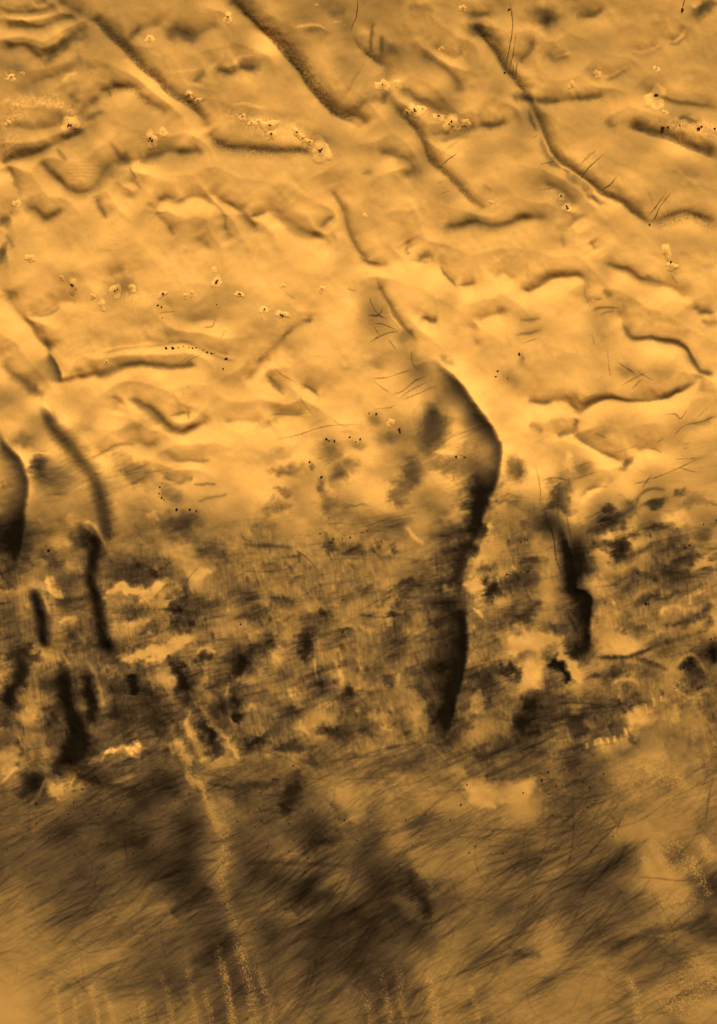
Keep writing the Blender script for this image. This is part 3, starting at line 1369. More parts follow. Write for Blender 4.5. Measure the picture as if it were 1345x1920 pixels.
# ------------------------------------------------------------------ survey data
TX = {'A': 0, 'B': 450, 'C': 895}
TY = {'1': 0, '2': 480, '3': 960, '4': 1440}
feats = []
ox = oy = 0
for ln in DATA.strip().splitlines():
    ln = ln.strip()
    if not ln: continue
    if ln[0] == '@':
        K, (ox, oy) = (672/1345.0, PT[ln[2]]) if ln[1] == 'P' else (450/1345.0, (TX[ln[1]], TY[ln[2]]))
        continue
    head, _, tail = ln.partition(':')
    a = head.split()
    pts = []
    for p in tail.split():
        v = [float(q) for q in p.split(',')]
        pts.append([v[0]*K + ox, v[1]*K + oy] + [q*K for q in v[2:]])
    kind = a[0]
    if kind == 'b':
        feats.append(('b', a[1], float(a[2]), float(a[3]), float(a[4]), pts))
    elif kind == 'v':
        feats.append((kind, float(a[1]), pts))
    elif kind in 'dwtgq':
        feats.append((kind, float(a[1])*K, float(a[2]) if len(a) > 2 else 1.0, pts))
    else:
        v = [float(q) for q in a[1:]]
        v[0] = v[0]*K + ox; v[1] = v[1]*K + oy
        if kind in 'eo': v[2] *= K; v[3] *= K
        elif kind in 'krp':
            for n_ in ((2, 3) if kind == 'k' else (2,) if kind == 'r' else (2, 3, 5)):
                if n_ < len(v): v[n_] *= K
        feats.append((kind, v))

K = 450 / 1345.0
def spline(pts, step=7.0):
    P = np.array(pts, float)
    if len(P) < 2: return P
    Q = np.vstack([2*P[0]-P[1], P, 2*P[-1]-P[-2]])
    out = []
    for i in range(1, len(Q)-2):
        p0, p1, p2, p3 = Q[i-1], Q[i], Q[i+1], Q[i+2]
        n = max(2, int(np.hypot(*(p2-p1)[:2])/step))
        t = np.linspace(0, 1, n, endpoint=False)[:, None]
        out.append(0.5*(2*p1 + (p2-p0)*t + (2*p0-5*p1+4*p2-p3)*t*t + (3*p1-p0-3*p2+p3)*t**3))
    out.append(P[-1:])
    return np.vstack(out)

# ------------------------------------------------------------------ working grid
STEP = 1.4
MG = 130.0
gx = np.arange(-MG, PW+MG, STEP); gy = np.arange(-MG, PH+MG, STEP)
NX, NY = len(gx), len(gy)
f32 = np.float32
Xg, Yg = [q.astype(f32) for q in np.meshgrid(gx, gy)]
FX = np.fft.rfftfreq(NX, STEP)[None, :]; FY = np.fft.fftfreq(NY, STEP)[:, None]
def noise(scale, ang=0.0, aniso=1.0, seed=None, sharp=2.0):
    w = rng.standard_normal((NY, NX))
    c, s = math.cos(ang), math.sin(ang)
    u = (FX*c + FY*s)*scale*aniso; v = (-FX*s + FY*c)*scale
    r2 = (u*u+v*v)
    filt = np.exp(-r2*sharp)
    n = np.fft.irfft2(np.fft.rfft2(w)*filt, s=(NY, NX))
    return ((n-n.mean())/n.std()).astype(f32)
def fnoise(beta, lo, hi):
    w = rng.standard_normal((NY, NX)); f = np.sqrt(FX**2+FY**2)+1e-9
    filt = f**(-beta)*(f > 1/hi)*np.exp(-(f*lo)**2)
    n = np.fft.irfft2(np.fft.rfft2(w)*filt, s=(NY, NX))
    return ((n-n.mean())/n.std()).astype(f32)
def blur(a, s):
    return np.fft.irfft2(np.fft.rfft2(a)*np.exp(-2*(math.pi*s)**2*(FX**2+FY**2)), s=(NY, NX)).astype(f32)
def sm(a, lo, hi):
    t = np.clip((a-lo)/(hi-lo), 0, 1); return t*t*(3-2*t)

WX = fnoise(1.4, 8, 110); WY = fnoise(1.4, 8, 110)
wX = fnoise(1.2, 3, 30); wY = fnoise(1.2, 3, 30)
fine1 = noise(2.0, math.radians(-27), 16.0); fine2 = noise(2.6, math.radians(-16), 8.0); fine3 = noise(6, math.radians(-28), 8.0)
# where the wind has combed the surface, edges fray along the track direction
BUMP = fnoise(0.6, 2.5, 22)
YW = Yg + 60*fnoise(1.6, 40, 420)
COMB = sm(YW, 740, 960)
FR = (fine2*(1-sm(Yg, 1250, 1500)) + fine1*sm(Yg, 1250, 1500))*COMB
DXW = (2.2+1.4*COMB)*WX + (0.5+0.5*COMB)*wX + 1.3*FR*0.93
DYW = (2.2+1.4*COMB)*WY + (0.5+0.5*COMB)*wY - 1.3*FR*0.36

def window(x0, x1, y0, y1):
    i0 = max(0, int((x0+MG)/STEP)); i1 = min(NX, int((x1+MG)/STEP)+2)
    j0 = max(0, int((y0+MG)/STEP)); j1 = min(NY, int((y1+MG)/STEP)+2)
    return (slice(j0, j1), slice(i0, i1)) if i1 > i0 and j1 > j0 else None

def trace(P, pad, warp=0.0):
    """signed distance, run fraction and width along a polyline, over its window"""
    win = window(P[:, 0].min()-pad, P[:, 0].max()+pad, P[:, 1].min()-pad, P[:, 1].max()+pad)
    if win is None: return None
    X = Xg[win]; Y = Yg[win]
    if warp < 0:
        X = X + DXW[win]; Y = Y + DYW[win]
    elif warp:
        X = X + warp*(WX[win]*0.9+wX[win]*0.15*min(2.0, warp)); Y = Y + warp*(WY[win]*0.9+wY[win]*0.15*min(2.0, warp))
    D = np.full(X.shape, 1e9, f32); S = np.zeros(X.shape, f32); T = np.zeros(X.shape, f32); W = np.zeros(X.shape, f32)
    seg = np.hypot(np.diff(P[:, 0]), np.diff(P[:, 1])); cum = np.concatenate([[0], np.cumsum(seg)]); tot = cum[-1]
    oj, oi = win[0].start, win[1].start
    for k in range(len(P)-1):
        if seg[k] < 1e-6: continue
        a, b = P[k], P[k+1]
        sub = window(min(a[0], b[0])-pad, max(a[0], b[0])+pad, min(a[1], b[1])-pad, max(a[1], b[1])+pad)
        if sub is None: continue
        sl = (slice(sub[0].start-oj, sub[0].stop-oj), slice(sub[1].start-oi, sub[1].stop-oi))
        x = X[sl]-f32(a[0]); y = Y[sl]-f32(a[1]); dx, dy = f32(b[0]-a[0]), f32(b[1]-a[1])
        t = np.clip((x*dx+y*dy)/f32(seg[k]**2), 0, 1)
        ex = x-t*dx; ey = y-t*dy
        d = ex*ex+ey*ey
        m = d < D[sl]
        D[sl] = np.where(m, d, D[sl])
        S[sl] = np.where(m, np.sign(dx*ey-dy*ex), S[sl])
        T[sl] = np.where(m, (cum[k]+t*f32(seg[k]))/f32(tot), T[sl])
        if P.shape[1] > 2: W[sl] = np.where(m, f32(a[2])+t*f32(b[2]-a[2]), W[sl])
    return win, np.sqrt(D), S, T, W, tot

H = np.zeros((NY, NX), f32)      # height
D = np.zeros((NY, NX), f32)      # dark sand plus painted slope shade and shadows (optical depth)
B = np.zeros((NY, NX), f32)      # bright dust plus painted sunlit rims and crests
G = np.zeros((NY, NX), f32)      # grainy sand (speckles)

def taper(T, e=0.14): return np.minimum(sm(T, 0, e), sm(1-T, 0, e))
speck = rng.random((NY, NX)).astype(f32)
speck = 0.55*speck + 0.45*np.clip(0.5+0.25*noise(2.2), 0, 1)

for f in feats:
    if f[0] == 'b':
        _, side, slope, stain, grain, pts = f  # stain: dark sand plus shade painted on the slip face
        P = spline(pts); wm = P[:, 2].max()
        r = trace(P, 3.2*wm+8, 1.0)
        if r is None: continue
        win, d, s, T, W, tot = r
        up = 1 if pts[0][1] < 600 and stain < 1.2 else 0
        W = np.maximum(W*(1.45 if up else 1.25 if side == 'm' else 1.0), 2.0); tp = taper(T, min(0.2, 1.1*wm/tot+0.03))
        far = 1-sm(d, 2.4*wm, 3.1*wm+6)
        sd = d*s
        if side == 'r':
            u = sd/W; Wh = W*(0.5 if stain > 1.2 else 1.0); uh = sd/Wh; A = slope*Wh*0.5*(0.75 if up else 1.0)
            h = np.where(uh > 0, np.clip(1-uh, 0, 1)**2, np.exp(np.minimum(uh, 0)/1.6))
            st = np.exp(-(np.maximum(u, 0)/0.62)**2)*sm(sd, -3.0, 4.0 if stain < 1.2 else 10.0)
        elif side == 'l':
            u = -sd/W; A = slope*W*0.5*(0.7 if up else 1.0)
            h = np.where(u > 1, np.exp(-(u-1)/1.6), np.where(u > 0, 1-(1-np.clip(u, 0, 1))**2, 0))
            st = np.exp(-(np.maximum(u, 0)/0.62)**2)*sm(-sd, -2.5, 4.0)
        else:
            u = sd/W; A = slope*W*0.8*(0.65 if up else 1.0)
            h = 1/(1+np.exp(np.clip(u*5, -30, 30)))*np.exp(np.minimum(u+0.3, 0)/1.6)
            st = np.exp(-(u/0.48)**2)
        st = st + 0.26*np.exp(-(u/(2.0 if side == 'm' else 2.2))**2)*(1.0 if side == 'm' else sm(sd if side == 'r' else -sd, -5, 6))  # wide soft shade beside the band, painted into the tone
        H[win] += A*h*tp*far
        D[win] += ((0.62 if stain < 0.75 else 0.8) if up else 1.45)*stain*st*tp  # stain: dark sand with slip-face shade painted in
        G[win] = np.maximum(G[win], grain*st*tp)
    elif f[0] in 'dw':
        kind, w, inten, pts = f
        P = spline(pts); r = trace(P, w*2.6+4, -1 if w > 10 else 1.0)
        if r is None: continue
        win, d, s, T, W, tot = r
        g = np.exp(-(d/(0.52*w*(0.45+0.55*np.sin(np.pi*T) if P[0, 1] < 850 else 0.75+0.25*np.sin(np.pi*T))))**(2 if kind == 'd' else 3))*taper(T, 0.3 if P[0, 1] < 850 else 0.15)
        g = 0.8*g + 0.2*np.exp(-(d/(1.3*w))**2)*taper(T, 0.13)
        if kind == 'd': D[win] += 2.0*inten*g  # dark sand strokes, some painting soft shade on dune flanks
        else: B[win] += 1.6*inten*g  # bright dust strokes, some painting sunlit crests and lips
    elif f[0] == 'q':
        kind, w, inten, pts = f
        P = spline(pts); r = trace(P, w*1.6+6, 1.6)
        if r is None: continue
        win, d, s, T, W, tot = r
        g = np.exp(-(d/(0.6*w))**2)*taper(T, 0.15)
        B[win] += (1.55 if P[0, 1] > 1690 else 1.15)*inten*g*(0.35 + 1.6*sm(speck[win], 0.52, 0.85)*sm(g, 0.05, 0.5))
        G[win] = np.maximum(G[win], 0.25*g)
    elif f[0] in 'eo':
        kind = f[0]; x, y, rx, ry, ang, inten = f[1]; a = math.radians(ang)
        R = 2.2*max(rx, ry)+8
        win = window(x-R, x+R, y-R, y+R)
        if win is None: continue
        dx = Xg[win]-x+DXW[win]; dy = Yg[win]-y+DYW[win]
        u = (dx*math.cos(a)+dy*math.sin(a))/rx; v = (-dx*math.sin(a)+dy*math.cos(a))/ry
        g = np.exp(-((u*u+v*v)*0.95)**(1.35 if y > 850 else 1.0))
        if kind == 'e': D[win] += (2.0 if y < 1430 else 0.8)*inten*g  # dark patches, with shadows below rocks and knobs painted among them
        else: B[win] += (1.6 if y < 900 else 1.35)*inten*g*(1 if y > 700 else 0.62*np.clip(1+0.7*BUMP[win], 0.1, 2.0))

# troughs between the dune lobes: one network, each lobe domes up away from it
TD = np.full((NY, NX), 400.0, f32); TS = np.ones((NY, NX), f32)
for f in feats:
    if f[0] != 'v': continue
    r = trace(spline(f[2]), 150, 0.8)
    if r is None: continue
    win, d, s, T, W, tot = r
    e_ = 1.0-0.75*taper(T, min(0.3, 18/tot))
    d = np.sqrt(d*d+(14*e_)**2*(e_ > 0.3))
    m = d < TD[win]
    TD[win] = np.where(m, d, TD[win]); TS[win] = np.where(m, f[1], TS[win])
TS = blur(TS, 12)
TD = np.sqrt(TD*TD+9.0)
TROUGH = -(0.24*13*np.exp(-TD/13.0)*TS + 0.40*36*np.exp(-TD/36.0))
D += (0.30*np.exp(-(TD/6.0)**2) + 0.30*np.exp(-(TD/18.0)**2))*TS*(1-sm(Yg, 860, 1000))  # shade along the troughs, painted into the ground tone
lobes = 1-sm(Yg, 860, 1000)
TROUGH *= lobes

# wind ripples
RIP = np.zeros((NY, NX), f32)
for f in feats:
    if f[0] != 'p': continue
    x, y, rx, ry, ang, lam = f[1][:6]; br = f[1][6] if len(f[1]) > 6 else 0.0
    a = math.radians(ang)
    R = 1.6*max(rx, ry)+4
    win = window(x-R, x+R, y-R, y+R)
    dx = Xg[win]-x; dy = Yg[win]-y
    u = dx*math.cos(a)+dy*math.sin(a); v = -dx*math.sin(a)+dy*math.cos(a)
    g = np.exp(-((u/rx)**2+(v/ry)**2)**2)
    ph = 2*math.pi*(v+1.2*wX[win])/lam
    RIP[win] += 0.07*lam*(1.7 if br else 1)*np.sin(ph)*g
    B[win] += br*g*(0.6+0.9*np.cos(ph))

# ------------------------------------------------------------------ ground tone (dust plus painted shade) and dust devil scouring
rows = [[float(v) for v in l.split()] for l in SHADED_TONE.strip().splitlines()]
L = np.array(rows)*10.0
def cubic_up(A, fy, fx):
    def w(t): return np.stack([-.5*t+t*t-.5*t**3, 1-2.5*t*t+1.5*t**3, .5*t+2*t*t-1.5*t**3, -.5*t*t+.5*t**3])
    fx = np.clip(fx, 0, A.shape[1]-1.001); fy = np.clip(fy, 0, A.shape[0]-1.001)
    ix = fx.astype(int); iy = fy.astype(int); wx = w(fx-ix); wy = w(fy-iy)
    Ap = np.pad(A, 1, mode='edge')
    Ap = np.pad(Ap, ((0, 1), (0, 1)), mode='edge')
    tmp = sum(wy[k][:, None]*Ap[iy+k, :] for k in range(4))
    return sum(wx[k][None, :]*tmp[:, ix+k] for k in range(4))
Lr = blur(cubic_up(L, (gy-24)/48.0, (gx-24)/48.0), 9)
low = (np.clip(Lr, 20, 262)/250.0)**2.2
low = low.astype(f32)

dens = sm(1-low, 0.42, 0.72)*sm(YW, 760, 1040)      # where the plain is scoured
def streak_angle(x, y):      # screen angle of the tracks (y down)
    base = -12 - 20*np.clip((y-1050)/600, 0, 1)
    base += np.where(x < 450, 4, 0) - np.where((x > 500) & (x < 800) & (y > 1450), 6, 0)
    return base
S = np.zeros((NY, NX), f32)
def dens_at(x, y):
    return dens[min(NY-1, max(0, int((y+MG)/STEP))), min(NX-1, max(0, int((x+MG)/STEP)))]
def lay(x, y, ang, ln, curv, w, it):
    n = max(4, int(ln/22)); pts = []
    px, py = x-math.cos(ang)*ln/2, y-math.sin(ang)*ln/2
    for q in range(n):
        pts.append([px, py]); px += math.cos(ang)*ln/(n-1); py += math.sin(ang)*ln/(n-1)
        ang += curv*ln/(n-1)+random.gauss(0, 0.045)
    r = trace(spline(pts, 12), w*2+3)
    if r is None: return
    win, d, s, T, W, tot = r
    S[win] += it*np.exp(-(d/w)**2)*taper(T, 0.35)
nst = 0
while nst < 900:                       # sheaves of nearly parallel tracks
    x = random.uniform(-60, PW+60); y = random.uniform(780, PH+60)
    if random.random() > dens_at(x, y)*0.9+0.04: continue
    nst += 1
    a0 = math.radians(streak_angle(x, y)+random.gauss(0, 8)); c0 = random.gauss(0, 0.0022)
    n = random.randint(3, 9) if y < 1430 else random.randint(6, 14); sp = random.uniform(5, 26); big = 1.3 if y > 1430 else 0.72
    lw = random.uniform(45, 190)*big; dk = random.uniform(.6, 1.3)*(1.25 if y < 1430 else 0.85)
    for k in range(n):
        dx, dy = random.gauss(0, lw*0.25), random.gauss(0, sp)
        lay(x+dx*math.cos(a0)-dy*math.sin(a0), y+dx*math.sin(a0)+dy*math.cos(a0), a0+random.gauss(0, 0.09), lw*random.uniform(.5, 1.1), c0+random.gauss(0, .0012),
            random.choice([1.1, 1.3, 1.6, 2.1, 3.0, 5.0] if y < 1430 else [1.0, 1.1, 1.3, 1.5, 1.9, 2.6]), dk*random.uniform(.10, .34)*random.choice([1, 1, 1, 1, -0.6]))
    if random.random() < .5: lay(x, y, a0, lw, c0, random.uniform(7, 16), dk*random.uniform(.1, .28))
for k in range(260):                   # stray loops and cross tracks
    x = random.uniform(0, PW); y = random.uniform(820, PH)
    if random.random() > dens_at(x, y)+0.02: continue
    lay(x, y, random.uniform(0, 6.28), random.uniform(40, 130), random.gauss(0, .012), random.choice([1.2, 1.5, 2]), random.uniform(.2, .4))
sel = sm(Yg, 1250, 1500)
aniso = fine1*sel + fine2*(1-sel)
mott = fnoise(1.0, 5, 70)
spk = noise(1.6)
D += S*(0.35+0.65*np.maximum(dens, sm(D, .2, .8)*sm(Yg, 620, 800)))*(1-0.7*sm(B, 0.2, 0.8))
scour = np.maximum(dens, sm(D, .3, 1.0)*sm(Yg, 700, 880))*(1-0.85*sm(B, 0.2, 0.8))
D *= 1+scour*(0.07*aniso+0.08*fine3)*np.exp(-D*0.7)
D += scour*((0.018+0.035*sm(Yg, 1400, 1500))*aniso+0.03*fine3+0.12*mott*sm(Yg, 900, 1050)*(1-0.55*sm(Yg, 1480, 1600)))
D += (1-scour)*(0.016*mott+0.008*spk)
# knobs with painted light and shade; grainy sand where frost and dust have gone
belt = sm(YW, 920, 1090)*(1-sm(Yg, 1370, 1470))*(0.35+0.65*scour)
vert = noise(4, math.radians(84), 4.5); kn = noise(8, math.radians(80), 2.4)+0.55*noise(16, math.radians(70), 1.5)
pit = sm(kn, 0.9, 2.8)*sm(fnoise(1.2, 20, 150), -1.0, 0.9); lit = np.roll(pit, -int(9/STEP), 0)  # pit: painted dark underside of each knob; lit: its painted lit top
D += belt*(0.10*vert+0.70*pit); B += belt*0.34*lit*(1-pit)  # each knob's dark underside and lit top painted into the tone
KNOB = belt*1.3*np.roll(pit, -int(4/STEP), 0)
D *= 1 + np.clip(G, 0, 1)*(1.5*(speck-0.5))
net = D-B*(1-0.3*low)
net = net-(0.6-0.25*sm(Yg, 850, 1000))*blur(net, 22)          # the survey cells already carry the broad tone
shaded_tone = low*np.exp(-net)  # dust tone with slope shade and lit rims painted in
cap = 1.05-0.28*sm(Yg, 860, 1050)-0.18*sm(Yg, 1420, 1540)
shaded_tone = shaded_tone/(1+(shaded_tone/cap)**5)**0.2
shaded_tone = np.clip(shaded_tone, 0.012, 1.1)

# ------------------------------------------------------------------ relief
fold = 1-np.abs(noise(15, math.radians(88), 1.8)); fold2 = 1-np.abs(noise(8, math.radians(82), 1.8))
patch = sm(fnoise(1.5, 30, 300), -0.3, 1.2)*(1-sm(Yg, 800, 950))
patch = np.maximum(patch, 0.9*(1-sm(np.hypot(Xg/1.2, Yg-110), 140, 260)))
H += RIP + TROUGH + KNOB + patch*(0.55*blur(fold, 2.0)+0.22*blur(fold2, 1.2))
und = fnoise(2.0, 26, 420)*3.0 + fnoise(1.7, 16, 120)*0.45
topm = 1-0.45*sm(Yg, 1400, 1600)
H += sm(Yg, 880, 1000)*(1-sm(Yg, 1420, 1520))*((0.22*noise(5, math.radians(82), 2.2)+0.55*noise(13, math.radians(84), 2.0))*(0.4+0.6*scour))
H = blur(H, 1.6) + und*topm + (0.03+0.07*scour)*fnoise(1.0, 4, 24)
# broad megadune swells, with the lower plain lying deeper
H += (26*np.sin(Xg*0.0042+Yg*0.0029+0.6)*0.35 - 18*sm(Yg, 900, 1800)).astype(f32)

def samp(A, x, y):
    fx = np.clip((np.asarray(x)+MG)/STEP, 0, NX-1.001); fy = np.clip((np.asarray(y)+MG)/STEP, 0, NY-1.001)
    i = fx.astype(int); j = fy.astype(int); u = fx-i; v = fy-j
    return A[j, i]*(1-u)*(1-v)+A[j, i+1]*u*(1-v)+A[j+1, i]*(1-u)*v+A[j+1, i+1]*u*v
def zat(x, y): return samp(H, x, y)
def wx(x): return np.asarray(x)-PW/2
def wy(y): return PH/2-np.asarray(y)

# ------------------------------------------------------------------ materials
def newmat(name):
    m = bpy.data.materials.new(name); m.use_nodes = True
    nt = m.node_tree; nt.nodes.clear(); return m, nt, nt.nodes, nt.links
def ramp(nodes, stops):
    r = nodes.new('ShaderNodeValToRGB'); e = r.color_ramp.elements
    e[0].position, e[0].color = stops[0][0], (*stops[0][1], 1); e[1].position, e[1].color = stops[-1][0], (*stops[-1][1], 1)
    for p, c in stops[1:-1]:
        q = e.new(p); q.color = (*c, 1)
    return r
BR = (0.80, 0.394, 0.0800)
def ground_material():
    m, nt, N, Lk = newmat('dusty_sand')
    out = N.new('ShaderNodeOutputMaterial'); bs = N.new('ShaderNodeBsdfPrincipled')
    bs.inputs['Roughness'].default_value = 1.0; bs.inputs['Specular IOR Level'].default_value = 0.0
    at = N.new('ShaderNodeAttribute'); at.attribute_name = 'dust_and_shade'  # dust tone that also carries painted dune shade
    tc = N.new('ShaderNodeTexCoord')
    nz = N.new('ShaderNodeTexNoise'); nz.inputs['Scale'].default_value = 0.33; nz.inputs['Detail'].default_value = 3
    nz2 = N.new('ShaderNodeTexNoise'); nz2.inputs['Scale'].default_value = 0.02; nz2.inputs['Detail'].default_value = 4
    for q in (nz, nz2): Lk.new(tc.outputs['Object'], q.inputs['Vector'])
    mr = N.new('ShaderNodeMapRange'); mr.inputs[1].default_value = 0.3; mr.inputs[2].default_value = 0.7
    mr.inputs[3].default_value = 0.96; mr.inputs[4].default_value = 1.04
    Lk.new(nz.outputs['Fac'], mr.inputs[0])
    mu = N.new('ShaderNodeMath'); mu.operation = 'MULTIPLY'
    Lk.new(at.outputs['Fac'], mu.inputs[0]); Lk.new(mr.outputs[0], mu.inputs[1])
    def tone(c, s): return tuple(b*c*q for b, q in zip(BR, s))
    rp = ramp(N, [(0.0, (0.0015, 0.0011, 0.0006)), (0.10, tone(.10, (.93, 1.09, 2.0))), (0.25, tone(.25, (.98, 1.08, 1.36))), (0.5, tone(.5, (1, 1.04, 1.1))), (0.89, BR), (1.0, tone(1.123, (1, 1.0, 1.05)))])
    sc_ = N.new('ShaderNodeMath'); sc_.operation = 'MULTIPLY'; sc_.inputs[1].default_value = 0.89
    Lk.new(mu.outputs[0], sc_.inputs[0]); Lk.new(sc_.outputs[0], rp.inputs['Fac'])
    hv = N.new('ShaderNodeMixRGB'); hv.blend_type = 'MULTIPLY'
    m2 = N.new('ShaderNodeMapRange'); m2.inputs[1].default_value = 0.35; m2.inputs[2].default_value = 0.65; m2.inputs[3].default_value = 0; m2.inputs[4].default_value = 0.5
    Lk.new(nz2.outputs['Fac'], m2.inputs[0]); Lk.new(m2.outputs[0], hv.inputs['Fac'])
    Lk.new(rp.outputs['Color'], hv.inputs['Color1']); hv.inputs['Color2'].default_value = (1.0, 0.96, 0.97, 1)
    Lk.new(hv.outputs['Color'], bs.inputs['Base Color'])
    bp = N.new('ShaderNodeBump'); bp.inputs['Strength'].default_value = 0.25; bp.inputs['Distance'].default_value = 0.5
    Lk.new(nz.outputs['Fac'], bp.inputs['Height']); Lk.new(bp.outputs[0], bs.inputs['Normal'])
    Lk.new(bs.outputs[0], out.inputs['Surface'])
    return m
def rock_material(name, col, var=0.5, scale=0.6):
    m, nt, N, Lk = newmat(name)
    out = N.new('ShaderNodeOutputMaterial'); bs = N.new('ShaderNodeBsdfPrincipled')
    bs.inputs['Roughness'].default_value = 0.95; bs.inputs['Specular IOR Level'].default_value = 0.1
    tc = N.new('ShaderNodeTexCoord'); nz = N.new('ShaderNodeTexNoise'); nz.inputs['Scale'].default_value = scale; nz.inputs['Detail'].default_value = 5
    Lk.new(tc.outputs['Object'], nz.inputs['Vector'])
    rp = ramp(N, [(0.3, tuple(c*(1-var) for c in col)), (0.7, tuple(min(1, c*(1+var)) for c in col))])
    Lk.new(nz.outputs['Fac'], rp.inputs['Fac']); Lk.new(rp.outputs['Color'], bs.inputs['Base Color'])
    bp = N.new('ShaderNodeBump'); bp.inputs['Strength'].default_value = 0.6; bp.inputs['Distance'].default_value = 0.6
    Lk.new(nz.outputs['Fac'], bp.inputs['Height']); Lk.new(bp.outputs[0], bs.inputs['Normal'])
    Lk.new(bs.outputs[0], out.inputs['Surface']); return m
def track_material(name, col, attr='film'):
    """thin, patchy film of dark sand: dust left between the grains shows through"""
    m, nt, N, Lk = newmat(name)
    out = N.new('ShaderNodeOutputMaterial'); df = N.new('ShaderNodeBsdfDiffuse'); df.inputs['Color'].default_value = (*col, 1)
    tr = N.new('ShaderNodeBsdfTransparent'); mx = N.new('ShaderNodeMixShader')
    at = N.new('ShaderNodeAttribute'); at.attribute_name = attr
    tc = N.new('ShaderNodeTexCoord'); nz = N.new('ShaderNodeTexNoise'); nz.inputs['Scale'].default_value = 0.16; nz.inputs['Detail'].default_value = 3
    Lk.new(tc.outputs['Object'], nz.inputs['Vector'])
    mr = N.new('ShaderNodeMapRange'); mr.inputs[1].default_value = 0.3; mr.inputs[2].default_value = 0.65; mr.inputs[3].default_value = 0.55; mr.inputs[4].default_value = 1.15
    Lk.new(nz.outputs['Fac'], mr.inputs[0])
    mu = N.new('ShaderNodeMath'); mu.operation = 'MULTIPLY'; mu.use_clamp = True
    Lk.new(at.outputs['Fac'], mu.inputs[0]); Lk.new(mr.outputs[0], mu.inputs[1])
    Lk.new(mu.outputs[0], mx.inputs[0]); Lk.new(tr.outputs[0], mx.inputs[1]); Lk.new(df.outputs[0], mx.inputs[2])
    Lk.new(mx.outputs[0], out.inputs['Surface']); return m
M_GROUND = ground_material()
M_ROCK = rock_material('dark_basalt', (0.020, 0.013, 0.008), 0.6, 0.9)
M_TRACK = track_material('scoured_sand_film', (0.022, 0.0155, 0.0085))
M_GULLY = track_material('gully_sand_film', (0.05, 0.028, 0.010))

# ------------------------------------------------------------------ the ground: one sheet, dense in the middle, reaching far out
def outer(a0, first, n=26, g=1.32):
    out = []; st = first; v = a0
    for _ in range(n):
        v += st; st *= g; out.append(v)
    return np.array(out)
exL = -outer(MG, 2.0)[::-1]; exR = outer(gx[-1], 2.0); eyT = -outer(MG, 2.0)[::-1]; eyB = outer(gy[-1], 2.0)
XS = np.concatenate([exL, gx, exR]); YS = np.concatenate([eyT, gy, eyB])
ix = np.clip(np.searchsorted(gx, XS), 0, NX-1); iy = np.clip(np.searchsorted(gy, YS), 0, NY-1)
Z = H[np.ix_(iy, ix)].astype(np.float64); CV = shaded_tone[np.ix_(iy, ix)].astype(np.float64)
fx_ = np.maximum(np.maximum(-MG-XS, XS-gx[-1]), 0); fy_ = np.maximum(np.maximum(-MG-YS, YS-gy[-1]), 0)
dist = np.hypot(*np.meshgrid(fx_, fy_)); fade = np.exp(-dist/90.0)
XX, YY = np.meshgrid(XS, YS)
Z = Z*fade + (1-fade)*(9*np.sin(XX*0.012+YY*0.006)+6*np.sin(XX*0.005-YY*0.017+1)-6)
CV = CV*fade + (1-fade)*(0.55+0.12*np.sin(XX*0.009-YY*0.004)*np.sin(YY*0.007))
ny, nx = Z.shape
co = np.empty((ny*nx, 3), np.float32); co[:, 0] = wx(XX).ravel(); co[:, 1] = wy(YY).ravel(); co[:, 2] = Z.ravel()
idx = np.arange(ny*nx, dtype=np.int32).reshape(ny, nx)
q = np.stack([idx[:-1, :-1], idx[1:, :-1], idx[1:, 1:], idx[:-1, 1:]], -1).reshape(-1, 4)
def grid_mesh(name, co, q):
    me = bpy.data.meshes.new(name)
    me.vertices.add(len(co)); me.vertices.foreach_set('co', np.ascontiguousarray(co, np.float32).ravel())
    me.loops.add(q.size); me.loops.foreach_set('vertex_index', np.ascontiguousarray(q, np.int32).ravel())
    me.polygons.add(len(q)); me.polygons.foreach_set('loop_start', np.arange(0, q.size, q.shape[1], dtype=np.int32))
    me.polygons.foreach_set('use_smooth', np.ones(len(q), bool))
    me.update(calc_edges=True); return me
me = grid_mesh('sand_ground', co, q)
a = me.attributes.new('dust_and_shade', 'FLOAT', 'POINT'); a.data.foreach_set('value', CV.ravel().astype(np.float32))
me.materials.append(M_GROUND)
ground = bpy.data.objects.new('sand_ground', me); C.objects.link(ground)
ground['kind'] = 'structure'; ground['label'] = 'orange dusty sand dunes above a dark scoured plain'

